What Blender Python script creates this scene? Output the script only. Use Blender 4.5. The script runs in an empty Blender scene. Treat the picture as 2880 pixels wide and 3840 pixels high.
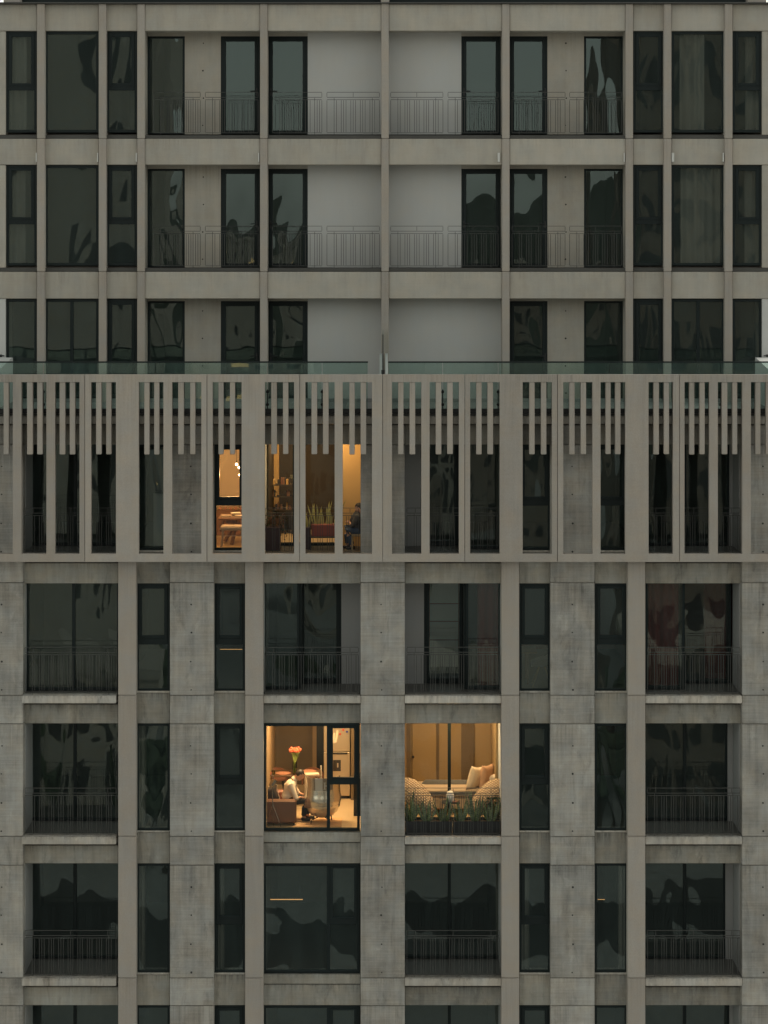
import bpy, bmesh, math, random
from mathutils import Vector, Matrix

random.seed(7)
SC = bpy.context.scene
COL = SC.collection

# ------------------------------------------------------------------ camera
S = 170.0            # photograph pixels per metre on the facade plane (Y = 0)
D = 54.0             # metres from the camera to that plane
HZ = 900.0           # photograph row of the horizon
ZC = (3840 - HZ) / S
cam_d = bpy.data.cameras.new("camera")
cam = bpy.data.objects.new("camera", cam_d)
COL.objects.link(cam)
cam.location = (0, -D, ZC)
cam.rotation_euler = (math.radians(90), 0, 0)
cam_d.sensor_width = 36
cam_d.lens = 36 * D / (3840 / S)
cam_d.shift_y = ((3840 / S) / 2 - ZC) / (3840 / S)
cam_d.clip_end = 4000
SC.camera = cam

# ------------------------------------------------------------------ sky, sun, exposure
SUN_EL, SUN_ROT = math.radians(40), math.radians(58)
world = bpy.data.worlds.new("World")
SC.world = world
world.use_nodes = True
wn = world.node_tree.nodes
wl = world.node_tree.links
wn.clear()
sky = wn.new("ShaderNodeTexSky")
sky.sky_type = 'NISHITA'
sky.sun_disc = False
sky.sun_elevation = SUN_EL
sky.sun_rotation = SUN_ROT
sky.air_density = 1.0
sky.dust_density = 1.0
hs = wn.new("ShaderNodeHueSaturation")
hs.inputs['Saturation'].default_value = 0.12
bg = wn.new("ShaderNodeBackground")
bg.inputs['Strength'].default_value = 0.15
wo = wn.new("ShaderNodeOutputWorld")
wl.new(sky.outputs[0], hs.inputs['Color'])
tint = wn.new("ShaderNodeMix")
tint.data_type = 'RGBA'
tint.blend_type = 'MULTIPLY'
tint.inputs[0].default_value = 1.0
tint.inputs[7].default_value = (0.975, 0.985, 0.895, 1)
wl.new(hs.outputs[0], tint.inputs[6])
wl.new(tint.outputs[2], bg.inputs['Color'])
wl.new(bg.outputs[0], wo.inputs['Surface'])
sun_d = bpy.data.lights.new("sun", 'SUN')
sun_d.energy = 1.3
sun_d.angle = math.radians(35)
sun_d.color = (1.0, 0.95, 0.87)
sun = bpy.data.objects.new("sun", sun_d)
COL.objects.link(sun)
sun.rotation_euler = Vector((-math.sin(SUN_ROT) * math.cos(SUN_EL), -math.cos(SUN_ROT) * math.cos(SUN_EL), -math.sin(SUN_EL))).to_track_quat('-Z', 'Y').to_euler()
SC.view_settings.view_transform = 'Standard'
SC.view_settings.look = 'None'
SC.view_settings.exposure = 0.5
SC.view_settings.gamma = 1.0
SC.view_settings.use_curve_mapping = False
SC.cycles.max_bounces = 10
SC.cycles.transparent_max_bounces = 16
SC.cycles.sample_clamp_indirect = 4.0
SC.cycles.use_denoising = True

# ------------------------------------------------------------------ helpers
def P(px, py, y=0.0):
    """point that the photograph shows at (px, py), y metres behind the facade plane"""
    f = (D + y) / D
    return Vector(((px - 1440) / S * f, y, ZC + (HZ - py) / S * f))

def X(px, y=0.0):
    return P(px, 0, y).x

def Z(py, y=0.0):
    return P(0, py, y).z

WL = {}
def wloc(o):
    return WL.get(o.name, Vector((0, 0, 0)))

def link(name, me, parent=None, loc=(0, 0, 0)):
    o = bpy.data.objects.new(name, me)
    COL.objects.link(o)
    loc = Vector(loc)
    if parent is not None:
        o.parent = parent
        o.location = loc - wloc(parent)
    else:
        o.location = loc
    WL[o.name] = loc
    return o

def thing(name, label, cat, loc, group=None):
    o = link(name, None, None, loc)
    o.empty_display_size = 0.2
    return tag(o, label, cat, group)

def tag(o, label, cat, group=None):
    o['label'] = label
    o['category'] = cat
    if group:
        o['group'] = group
    return o

class MB:
    """collects shapes given in world coordinates and links them as one mesh object"""
    def __init__(self):
        self.bm = bmesh.new()
    def box(self, x0, y0, z0, x1, y1, z1, bev=0.0):
        x0, x1 = min(x0, x1), max(x0, x1)
        y0, y1 = min(y0, y1), max(y0, y1)
        z0, z1 = min(z0, z1), max(z0, z1)
        m = Matrix.Translation(((x0 + x1) / 2, (y0 + y1) / 2, (z0 + z1) / 2)) @ Matrix.Diagonal((x1 - x0, y1 - y0, z1 - z0, 1))
        r = bmesh.ops.create_cube(self.bm, size=1, matrix=m)
        if bev > 0:
            es = list({e for v in r['verts'] for e in v.link_edges})
            bmesh.ops.bevel(self.bm, geom=es, offset=bev, segments=1, affect='EDGES')
        return self
    def obox(self, c, sx, sy, sz, rot=None, bev=0.0):
        m = Matrix.Translation(c) @ (rot.to_4x4() if rot else Matrix.Identity(4)) @ Matrix.Diagonal((sx, sy, sz, 1))
        r = bmesh.ops.create_cube(self.bm, size=1, matrix=m)
        if bev > 0:
            es = list({e for v in r['verts'] for e in v.link_edges})
            bmesh.ops.bevel(self.bm, geom=es, offset=bev, segments=2, affect='EDGES')
        return self
    def tube(self, pts, r, seg=8, cap=True):
        pts = [Vector(p) for p in pts]
        n = len(pts)
        rr = r if isinstance(r, (list, tuple)) else [r] * n
        rings = []
        ref = None
        for i, p in enumerate(pts):
            t = (pts[min(i + 1, n - 1)] - pts[max(i - 1, 0)]).normalized()
            if ref is None:
                ref = Vector((0, 0, 1)) if abs(t.z) < 0.9 else Vector((1, 0, 0))
            u = t.cross(ref).normalized()
            v = t.cross(u).normalized()
            ref = v.cross(t) if False else ref
            rings.append([self.bm.verts.new(p + rr[i] * (math.cos(2 * math.pi * k / seg) * u + math.sin(2 * math.pi * k / seg) * v)) for k in range(seg)])
        for i in range(n - 1):
            for k in range(seg):
                self.bm.faces.new((rings[i][k], rings[i][(k + 1) % seg], rings[i + 1][(k + 1) % seg], rings[i + 1][k]))
        if cap:
            self.bm.faces.new(rings[0][::-1])
            self.bm.faces.new(rings[-1])
        return self
    def lathe(self, c, prof, seg=20):
        c = Vector(c)
        rings = []
        for (r, z) in prof:
            rings.append([self.bm.verts.new(c + Vector((max(r, 1e-4) * math.cos(2 * math.pi * k / seg), max(r, 1e-4) * math.sin(2 * math.pi * k / seg), z))) for k in range(seg)])
        for i in range(len(rings) - 1):
            for k in range(seg):
                self.bm.faces.new((rings[i][k], rings[i][(k + 1) % seg], rings[i + 1][(k + 1) % seg], rings[i + 1][k]))
        self.bm.faces.new(rings[0][::-1])
        self.bm.faces.new(rings[-1])
        return self
    def ell(self, c, r, rot=None, seg=16):
        r = (r, r, r) if not isinstance(r, (list, tuple)) else r
        m = Matrix.Translation(c) @ (rot.to_4x4() if rot else Matrix.Identity(4)) @ Matrix.Diagonal((r[0], r[1], r[2], 1))
        bmesh.ops.create_uvsphere(self.bm, u_segments=seg, v_segments=max(6, seg // 2), radius=1, matrix=m)
        return self
    def loft(self, rings, closed=True, cap=True):
        vs = [[self.bm.verts.new(Vector(p)) for p in ring] for ring in rings]
        n = len(vs[0])
        for i in range(len(vs) - 1):
            for k in range(n if closed else n - 1):
                self.bm.faces.new((vs[i][k], vs[i][(k + 1) % n], vs[i + 1][(k + 1) % n], vs[i + 1][k]))
        if cap and closed:
            self.bm.faces.new(vs[0][::-1])
            self.bm.faces.new(vs[-1])
        return self
    def cushion(self, c, w, h, t, rot=None, n=10):
        """square pillow: two bulged sheets that meet in a seam"""
        c = Vector(c)
        R = rot.to_3x3() if rot else Matrix.Identity(3)
        for s in (1, -1):
            g = []
            for i in range(n + 1):
                row = []
                for j in range(n + 1):
                    u, v = 2 * i / n - 1, 2 * j / n - 1
                    pin = 1 - 0.15 * (1 - u * u) * abs(v) ** 3
                    pin2 = 1 - 0.15 * (1 - v * v) * abs(u) ** 3
                    b = ((1 - u * u) * (1 - v * v)) ** 0.45
                    row.append(self.bm.verts.new(c + R @ Vector((u * w / 2 * pin2, s * t / 2 * b, v * h / 2 * pin))))
                g.append(row)
            for i in range(n):
                for j in range(n):
                    f = (g[i][j], g[i + 1][j], g[i + 1][j + 1], g[i][j + 1])
                    self.bm.faces.new(f if s > 0 else f[::-1])
        bmesh.ops.remove_doubles(self.bm, verts=self.bm.verts[:], dist=0.0008)
        return self
    def blade(self, base, tip, w, bend, face):
        """one strap leaf: a keeled strip from base to tip"""
        base, tip = Vector(base), Vector(tip)
        face = Vector(face).normalized()
        n = 6
        L, Mi, R_ = [], [], []
        for i in range(n + 1):
            t = i / n
            p = base.lerp(tip, t) + Vector(bend) * (t * (1 - t) * 4)
            ww = w * (0.55 + 0.9 * t - 1.45 * t ** 3) if t < 1 else 0.002
            nrm = Vector((face.y, -face.x, 0))
            L.append(self.bm.verts.new(p - face * ww / 2))
            Mi.append(self.bm.verts.new(p + nrm * ww * 0.18))
            R_.append(self.bm.verts.new(p + face * ww / 2))
        for i in range(n):
            self.bm.faces.new((L[i], Mi[i], Mi[i + 1], L[i + 1]))
            self.bm.faces.new((Mi[i], R_[i], R_[i + 1], Mi[i + 1]))
        return self
    def make(self, name, mat, parent=None, smooth=False, loc=None, auto=None):
        bm = self.bm
        bmesh.ops.recalc_face_normals(bm, faces=bm.faces[:])
        vs = [v.co for v in bm.verts]
        if loc is None:
            lo = Vector((min(v.x for v in vs), min(v.y for v in vs), min(v.z for v in vs)))
            hi = Vector((max(v.x for v in vs), max(v.y for v in vs), max(v.z for v in vs)))
            loc = (lo + hi) / 2
        loc = Vector(loc)
        bmesh.ops.translate(bm, verts=bm.verts[:], vec=-loc)
        me = bpy.data.meshes.new(name)
        bm.to_mesh(me)
        bm.free()
        me.materials.append(mat)
        if smooth:
            for p in me.polygons:
                p.use_smooth = True
            if auto:
                try:
                    me.set_sharp_from_angle(angle=math.radians(auto))
                except Exception:
                    pass
        return link(name, me, parent, loc)

def pbox(name, x0, y0, x1, y1, d0, d1, mat, parent, bev=0.008, dref=None):
    """box whose front face covers the photograph rectangle at depth d0"""
    r = d0 if dref is None else dref
    a, b = P(x0, y0, r), P(x1, y1, r)
    return MB().box(a.x, d0, a.z, b.x, d1, b.z, bev).make(name, mat, parent)

def cellplate(xs, zs, filled, y0, y1):
    """plate with rectangular openings, cut along a grid"""
    mb = MB()
    bm = mb.bm
    vf = {}
    def v(i, j, k):
        key = (i, j, k)
        if key not in vf:
            vf[key] = bm.verts.new((xs[i], (y0, y1)[k], zs[j]))
        return vf[key]
    nx, nz = len(xs) - 1, len(zs) - 1
    F = lambda i, j: 0 <= i < nx and 0 <= j < nz and filled(i, j)
    for i in range(nx):
        for j in range(nz):
            if not F(i, j):
                continue
            bm.faces.new((v(i, j, 0), v(i + 1, j, 0), v(i + 1, j + 1, 0), v(i, j + 1, 0)))
            bm.faces.new((v(i, j, 1), v(i, j + 1, 1), v(i + 1, j + 1, 1), v(i + 1, j, 1)))
            if not F(i - 1, j):
                bm.faces.new((v(i, j, 0), v(i, j + 1, 0), v(i, j + 1, 1), v(i, j, 1)))
            if not F(i + 1, j):
                bm.faces.new((v(i + 1, j, 0), v(i + 1, j, 1), v(i + 1, j + 1, 1), v(i + 1, j + 1, 0)))
            if not F(i, j - 1):
                bm.faces.new((v(i, j, 0), v(i, j, 1), v(i + 1, j, 1), v(i + 1, j, 0)))
            if not F(i, j + 1):
                bm.faces.new((v(i, j + 1, 0), v(i + 1, j + 1, 0), v(i + 1, j + 1, 1), v(i, j + 1, 1)))
    return mb

# ------------------------------------------------------------------ materials
class NT:
    def __init__(self, name):
        self.m = bpy.data.materials.new(name)
        self.m.use_nodes = True
        self.t = self.m.node_tree
        self.t.nodes.clear()
        self.out = self.t.nodes.new("ShaderNodeOutputMaterial")
    def n(self, typ, **kw):
        nd = self.t.nodes.new(typ)
        for k, v in kw.items():
            if k.startswith('_'):
                setattr(nd, k[1:], v)
        for k, v in kw.items():
            if k.startswith('_'):
                continue
            key = int(k[1:]) if k[0] == 'i' and k[1:].isdigit() else k.replace('__', ' ')
            s = nd.inputs[key]
            if isinstance(v, bpy.types.NodeSocket):
                self.t.links.new(v, s)
            else:
                s.default_value = v
        return nd
    def math(self, op, a, b=0.0, clamp=False):
        nd = self.n("ShaderNodeMath", _operation=op, _use_clamp=clamp, i0=a, i1=b)
        return nd.outputs[0]
    def mix(self, f, a, b, blend='MIX'):
        nd = self.n("ShaderNodeMix", _data_type='RGBA', _blend_type=blend)
        for s, v in ((nd.inputs[0], f), (nd.inputs[6], a), (nd.inputs[7], b)):
            if isinstance(v, bpy.types.NodeSocket):
                self.t.links.new(v, s)
            else:
                s.default_value = v if not isinstance(v, tuple) or len(v) == 4 else (*v, 1)
        return nd.outputs[2]
    def pos(self, scale=(1, 1, 1)):
        g = self.n("ShaderNodeNewGeometry")
        mp = self.n("ShaderNodeMapping", Vector=g.outputs['Position'], Scale=scale)
        return mp.outputs[0]
    def obj(self, scale=(1, 1, 1)):
        g = self.n("ShaderNodeTexCoord")
        mp = self.n("ShaderNodeMapping", Vector=g.outputs['Object'], Scale=scale)
        return mp.outputs[0]
    def noise(self, vec, scale=1.0, detail=4.0, rough=0.55, dist=0.0):
        return self.n("ShaderNodeTexNoise", Vector=vec, Scale=scale, Detail=detail, Roughness=rough, Distortion=dist).outputs[0]
    def done(self, sock):
        self.t.links.new(sock, self.out.inputs[0])
        return self.m

def plain(name, col, rough=0.6, metal=0.0, noise=0.0, nscale=8.0, emit=None, bump=0.0, spec=0.5, sheen=0.0):
    t = NT(name)
    c = (*col, 1)
    if noise:
        n = t.noise(t.obj(), nscale, 4)
        f = t.math('MULTIPLY_ADD', n, 2 * noise)
        f = t.n("ShaderNodeMath", _operation='MULTIPLY_ADD', i0=n, i1=2 * noise, i2=1 - noise).outputs[0]
        cc = t.n("ShaderNodeCombineColor", Red=f, Green=f, Blue=f).outputs[0]
        c = t.mix(1.0, c, cc, 'MULTIPLY')
    b = t.n("ShaderNodeBsdfPrincipled", Roughness=rough, Metallic=metal)
    b.inputs['Specular IOR Level'].default_value = spec
    if isinstance(c, tuple):
        b.inputs['Base Color'].default_value = c
    else:
        t.t.links.new(c, b.inputs['Base Color'])
    if bump:
        nb = t.noise(t.obj(), nscale * 3, 4)
        bp = t.n("ShaderNodeBump", Height=nb, Strength=bump, Distance=0.01)
        t.t.links.new(bp.outputs[0], b.inputs['Normal'])
    if emit:
        b.inputs['Emission Color'].default_value = (*emit[0], 1)
        b.inputs['Emission Strength'].default_value = emit[1]
    return t.done(b.outputs[0])

def concrete(name, base, blotch=0.15, streak=0.08, board=0.05, speck=0.05, warm=0.05, stain=0.0, rough=0.85, rnd=0.08, drip=0.0):
    t = NT(name)
    oi = t.n("ShaderNodeObjectInfo")
    g = t.n("ShaderNodeNewGeometry")
    off = t.n("ShaderNodeVectorMath", _operation='SCALE', i0=(13.0, 7.0, 29.0))
    t.t.links.new(oi.outputs['Random'], off.inputs['Scale'])
    ps = t.n("ShaderNodeVectorMath", _operation='ADD', i0=g.outputs['Position'], i1=off.outputs[0]).outputs[0]
    def mp(s):
        return t.n("ShaderNodeMapping", Vector=ps, Scale=s).outputs[0]
    n1 = t.noise(mp((1, 1, 1)), 1.3, 7, 0.62)
    n2 = t.noise(mp((9, 9, 0.7)), 1.0, 5, 0.6)
    n3 = t.noise(mp((0.9, 0.9, 34)), 1.0, 4, 0.65)
    n4 = t.noise(mp((1, 1, 1)), 70, 2, 0.6)
    n5 = t.noise(mp((1, 1, 1)), 2.7, 3, 0.5)
    def acc(prev, n, amp):
        d = t.math('SUBTRACT', n, 0.5)
        return t.n("ShaderNodeMath", _operation='MULTIPLY_ADD', i0=d, i1=amp * 2.6, i2=prev).outputs[0]
    r = t.math('SUBTRACT', oi.outputs['Random'], 0.5)
    v = t.n("ShaderNodeMath", _operation='MULTIPLY_ADD', i0=r, i1=rnd * 2, i2=1.0).outputs[0]
    v = acc(v, n1, blotch)
    v = acc(v, n2, streak)
    v = acc(v, n3, board)
    v = acc(v, n4, speck)
    if stain:
        st = t.noise(mp((3.2, 3.2, 0.9)), 1.0, 8, 0.7, 0.6)
        st = t.n("ShaderNodeMapRange", Value=st, i1=0.55, i2=0.72, i3=0.0, i4=1.0).outputs[0]
        st = t.math('MULTIPLY', st, stain)
        v = t.math('SUBTRACT', v, st)
        # pale lime bloom
        li = t.noise(mp((2.2, 2.2, 1.6)), 1.7, 8, 0.72, 0.4)
        li = t.n("ShaderNodeMapRange", Value=li, i1=0.58, i2=0.75, i3=0.0, i4=stain * 0.8).outputs[0]
        v = t.math('ADD', v, li)
    if drip:
        ge = t.n("ShaderNodeTexCoord").outputs['Generated']
        gz = t.n("ShaderNodeSeparateXYZ", Vector=ge).outputs[2]
        dn = t.noise(mp((26, 26, 0.6)), 1.0, 4, 0.6)
        dl = t.noise(mp((5, 5, 0.1)), 1.0, 3, 0.6)
        edge = t.n("ShaderNodeMapRange", Value=t.math('ADD', gz, t.math('MULTIPLY', t.math('SUBTRACT', dl, 0.5), 0.9)), i1=0.62, i2=1.05, i3=0.0, i4=1.0).outputs[0]
        dm = t.n("ShaderNodeMapRange", Value=dn, i1=0.44, i2=0.68, i3=0.0, i4=drip).outputs[0]
        v = t.math('SUBTRACT', v, t.math('MULTIPLY', edge, dm))
    v = t.math('MAXIMUM', v, 0.3)
    cc = t.n("ShaderNodeCombineColor", Red=v, Green=v, Blue=v).outputs[0]
    w = t.n("ShaderNodeMapRange", Value=n5, i1=0.35, i2=0.65, i3=0.0, i4=1.0).outputs[0]
    a = tuple(base[i] * (1 + warm * (1, 0, -1.2)[i]) for i in range(3))
    b_ = tuple(base[i] * (1 + warm * (-1, 0, 1.2)[i]) for i in range(3))
    col = t.mix(w, (*b_, 1), (*a, 1))
    col = t.mix(1.0, col, cc, 'MULTIPLY')
    bs = t.n("ShaderNodeBsdfPrincipled", Roughness=rough)
    bs.inputs['Specular IOR Level'].default_value = 0.3
    t.t.links.new(col, bs.inputs['Base Color'])
    h = t.math('ADD', t.math('MULTIPLY', n3, 0.6), n4)
    bp = t.n("ShaderNodeBump", Height=h, Strength=0.35, Distance=0.006)
    t.t.links.new(bp.outputs[0], bs.inputs['Normal'])
    return t.done(bs.outputs[0])

def glassmat(name, tint, ior=1.75, warp=0.013, wscale=0.8, dust=0.0):
    t = NT(name)
    oi = t.n("ShaderNodeObjectInfo")
    g = t.n("ShaderNodeNewGeometry")
    off = t.n("ShaderNodeVectorMath", _operation='SCALE', i0=(31.0, 17.0, 43.0))
    t.t.links.new(oi.outputs['Random'], off.inputs['Scale'])
    ps = t.n("ShaderNodeVectorMath", _operation='ADD', i0=g.outputs['Position'], i1=off.outputs[0]).outputs[0]
    mp = t.n("ShaderNodeMapping", Vector=ps, Scale=(1.3, 1.0, 0.55)).outputs[0]
    h = t.noise(mp, wscale, 1.0, 0.4, 0.8)
    bp = t.n("ShaderNodeBump", Height=h, Strength=1.0, Distance=warp)
    fr = t.n("ShaderNodeFresnel", IOR=ior)
    gl = t.n("ShaderNodeBsdfGlossy", Roughness=0.003, Color=(0.78, 0.95, 0.92, 1))
    if warp:
        t.t.links.new(bp.outputs[0], gl.inputs['Normal'])
    tr = t.n("ShaderNodeBsdfTransparent", Color=(*tint, 1))
    mx = t.n("ShaderNodeMixShader", i0=fr.outputs[0])
    t.t.links.new(tr.outputs[0], mx.inputs[1])
    t.t.links.new(gl.outputs[0], mx.inputs[2])
    if dust:
        dn = t.noise(t.n("ShaderNodeMapping", Vector=ps, Scale=(2.0, 2.0, 0.5)).outputs[0], 1.6, 6, 0.6)
        df = t.n("ShaderNodeMapRange", Value=dn, i1=0.3, i2=0.7, i3=dust * 0.6, i4=dust * 1.4).outputs[0]
        di = t.n("ShaderNodeBsdfDiffuse", Color=(0.25, 0.36, 0.34, 1))
        m2 = t.n("ShaderNodeMixShader", i0=df)
        t.t.links.new(mx.outputs[0], m2.inputs[1])
        t.t.links.new(di.outputs[0], m2.inputs[2])
        return t.done(m2.outputs[0])
    return t.done(mx.outputs[0])

M = {}
M['fin'] = concrete('smooth_precast', (0.356, 0.321, 0.280), 0.07, 0.06, 0.02, 0.16, 0.025, rnd=0.06, drip=0.14)
M['screen'] = concrete('screen_precast', (0.355, 0.319, 0.277), 0.10, 0.08, 0.03, 0.16, 0.025, rnd=0.09, drip=0.20)
M['beam'] = concrete('fair_faced_beam', (0.402, 0.374, 0.322), 0.17, 0.09, 0.04, 0.06, 0.02, stain=0.08, rnd=0.06, drip=0.16)
M['rough'] = concrete('board_marked_concrete', (0.318, 0.302, 0.270), 0.46, 0.26, 0.20, 0.12, 0.03, stain=0.36, rnd=0.14, drip=0.28)
M['spandrel'] = concrete('weathered_spandrel', (0.285, 0.270, 0.232), 0.38, 0.26, 0.12, 0.10, 0.035, stain=0.42, rnd=0.16, drip=0.40)
M['slab'] = concrete('slab_edge_concrete', (0.43, 0.40, 0.35), 0.30, 0.40, 0.05, 0.08, 0.03, stain=0.45, rnd=0.10, drip=0.45)
M['plaster'] = concrete('white_plaster', (0.53, 0.53, 0.51), 0.03, 0.02, 0.0, 0.015, 0.01, rnd=0.02)
M['greywall'] = concrete('grey_paint', (0.30, 0.30, 0.29), 0.03, 0.02, 0.0, 0.015, 0.01, rnd=0.02)
M['ochre'] = plain('ochre_paint_with_lamplight', (0.52, 0.33, 0.13), 0.8, 0, 0.05, 1)  # on the balcony back wall this ochre carries the warm lamplight as colour
M['frame'] = plain('dark_aluminium', (0.007, 0.0135, 0.0135), 0.5, 0.0, 0.15, 3, spec=0.25)
M['kerb'] = plain('dark_sill', (0.06, 0.058, 0.052), 0.7, 0.0, 0.3, 2)
M['rail'] = plain('railing_steel', (0.045, 0.045, 0.041), 0.5, 0.0)
M['rail2'] = plain('railing_steel_skylit', (0.055, 0.055, 0.05), 0.45, 0.0)  # lighter copy of the steel; skylight on lower rails is put into its colour
M['hole'] = plain('tie_hole_shade', (0.03, 0.03, 0.028), 0.9)
M['glass'] = glassmat('window_glass', (0.62, 0.65, 0.62), 1.72, dust=0.045)
M['clear'] = glassmat('clear_window_glass', (0.86, 0.85, 0.80), 1.45, 0.008)
M['balglass'] = glassmat('green_balustrade_glass', (0.78, 0.87, 0.84), 1.5, 0.002, dust=0.07)
M['terrace'] = plain('terrace_tile', (0.22, 0.215, 0.205), 0.6, 0, 0.1, 1.5)
M['balfloor'] = plain('balcony_tile', (0.11, 0.105, 0.095), 0.35, 0, 0.15, 2)
M['black'] = plain('black_metal', (0.010, 0.012, 0.012), 0.5)
M['white'] = plain('white_paint', (0.52, 0.52, 0.50), 0.7, 0, 0.04, 3)
M['paleled'] = plain('pale_plastic', (0.55, 0.55, 0.52), 0.5)
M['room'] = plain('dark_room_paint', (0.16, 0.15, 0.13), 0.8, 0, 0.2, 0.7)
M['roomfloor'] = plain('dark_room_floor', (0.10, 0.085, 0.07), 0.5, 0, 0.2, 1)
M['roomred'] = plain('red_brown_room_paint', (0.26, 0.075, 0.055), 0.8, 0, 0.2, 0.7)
M['ground'] = concrete('street_ground', (0.30, 0.30, 0.285), 0.4, 0, 0, 0.03, 0.05)
M['ground'].name = 'street_ground'

# ------------------------------------------------------------------ the setting
GZ = -15.0
gm = MB().box(-1500, -1800, GZ - 1, 1500, 1200, GZ).make('ground', M['ground'])
gm['kind'] = 'structure'

B = thing('apartment_building', 'grey concrete apartment tower filling the view, with slatted screens, dark windows and four lit rooms', 'building', (0, 0, GZ))

# ------------------------------------------------------------------ building helpers
def frame_bars(mb, rects, y, d0, d1):
    for (a, b, c, e) in rects:
        p, q = P(a, b, y), P(c, e, y)
        mb.box(p.x, d0, p.z, q.x, d1, q.z, 0.004)

def pane(x0, y0, x1, y1, y, mat, parent, tilt=0.004):
    a, b = P(x0, y0, y), P(x1, y1, y)
    mb = MB()
    tx, tz = random.uniform(-tilt, tilt), random.uniform(-tilt, tilt)
    cx, cz = (a.x + b.x) / 2, (a.z + b.z) / 2
    n = 4
    g = [[mb.bm.verts.new((a.x + (b.x - a.x) * i / n, y + tx * (a.x + (b.x - a.x) * i / n - cx) + tz * (a.z + (b.z - a.z) * j / n - cz), a.z + (b.z - a.z) * j / n)) for j in range(n + 1)] for i in range(n + 1)]
    for i in range(n):
        for j in range(n):
            mb.bm.faces.new((g[i][j], g[i + 1][j], g[i + 1][j + 1], g[i][j + 1]))
    return mb.make('pane', mat, parent, smooth=True)

def window(x0, y0, x1, y1, y, kind='fixed', glass=None, tr=None, split=None, w=9, name='window', bot=None):
    """part of the building: frame mesh, panes below it"""
    gl = glass or M['glass']
    bt = bot or w
    mb = MB()
    d0, d1 = y, y + 0.09
    bars = [(x0, y0, x0 + w, y1), (x1 - w, y0, x1, y1), (x0 + w, y0, x1 - w, y0 + w), (x0 + w, y1 - bt, x1 - w, y1)]
    panes = []
    inner = []
    if kind == 'fixed':
        panes.append((x0 + w, y0 + w, x1 - w, y1 - bt))
    elif kind == 'sash':
        t0, t1 = tr
        bars.append((x0 + w, t0, x1 - w, t1))
        k = 12
        inner += [(x0 + w, y0 + w, x0 + w + k, t0), (x1 - w - k, y0 + w, x1 - w, t0), (x0 + w + k, y0 + w, x1 - w - k, y0 + w + k - 2), (x0 + w + k, t0 - k + 2, x1 - w - k, t0)]
        panes += [(x0 + w + k, y0 + w + k - 2, x1 - w - k, t0 - k + 2), (x0 + w, t1, x1 - w, y1 - bt)]
    elif kind == 'double':
        s = split
        bars.append((s - 6, y0 + w, s + 6, y1 - bt))
        k = 9
        panes += [(x0 + w, y0 + w, s - 6, y1 - bt), (s + 6, y0 + w, x1 - w, y1 - bt)]
    elif kind == 'door':
        k = 11
        inner += [(x0 + w, y0 + w, x0 + w + k, y1 - bt), (x1 - w - k, y0 + w, x1 - w, y1 - bt), (x0 + w + k, y0 + w, x1 - w - k, y0 + w + k), (x0 + w + k, y1 - bt - 8, x1 - w - k, y1 - bt)]
        panes.append((x0 + w + k, y0 + w + k, x1 - w - k, y1 - bt - 8))
    elif kind == 'corner':   # fixed pane left of a mullion; opening sash over a fixed pane right of it
        s = split
        t0, t1 = tr
        bars += [(s - 6, y0 + w, s + 6, y1 - bt), (s + 6, t0, x1 - w, t1)]
        k = 11
        inner += [(s + 6, y0 + w, s + 6 + k, t0), (x1 - w - k, y0 + w, x1 - w, t0), (s + 6 + k, y0 + w, x1 - w - k, y0 + w + k - 3), (s + 6 + k, t0 - 6, x1 - w - k, t0)]
        panes += [(x0 + w, y0 + w, s - 6, y1 - bt), (s + 6 + k, y0 + w + k - 3, x1 - w - k, t0 - 6), (s + 6, t1, x1 - w, y1 - bt)]
    frame_bars(mb, bars, y, d0, d1)
    frame_bars(mb, inner, y, d0 - 0.012, d1 - 0.02)
    fo = mb.make(name, M['frame'], B)
    for p in panes:
        pane(p[0] - 1, p[1] - 1, p[2] + 1, p[3] + 1, y + 0.045, gl, fo)
    return fo

def handle(px, py, y, parent, side=1):
    a = P(px, py, y)
    mb = MB()
    mb.box(a.x - 0.02, y - 0.02, a.z - 0.09, a.x + 0.02, y - 0.005, a.z + 0.09, 0.004)
    mb.box(a.x - 0.015, y - 0.06, a.z + 0.005, a.x + side * 0.15, y - 0.035, a.z + 0.03, 0.004)
    mb.box(a.x - 0.012, y - 0.06, a.z + 0.005, a.x + 0.012, y - 0.02, a.z + 0.03)
    return mb.make('handle', M['black'], parent)

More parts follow.
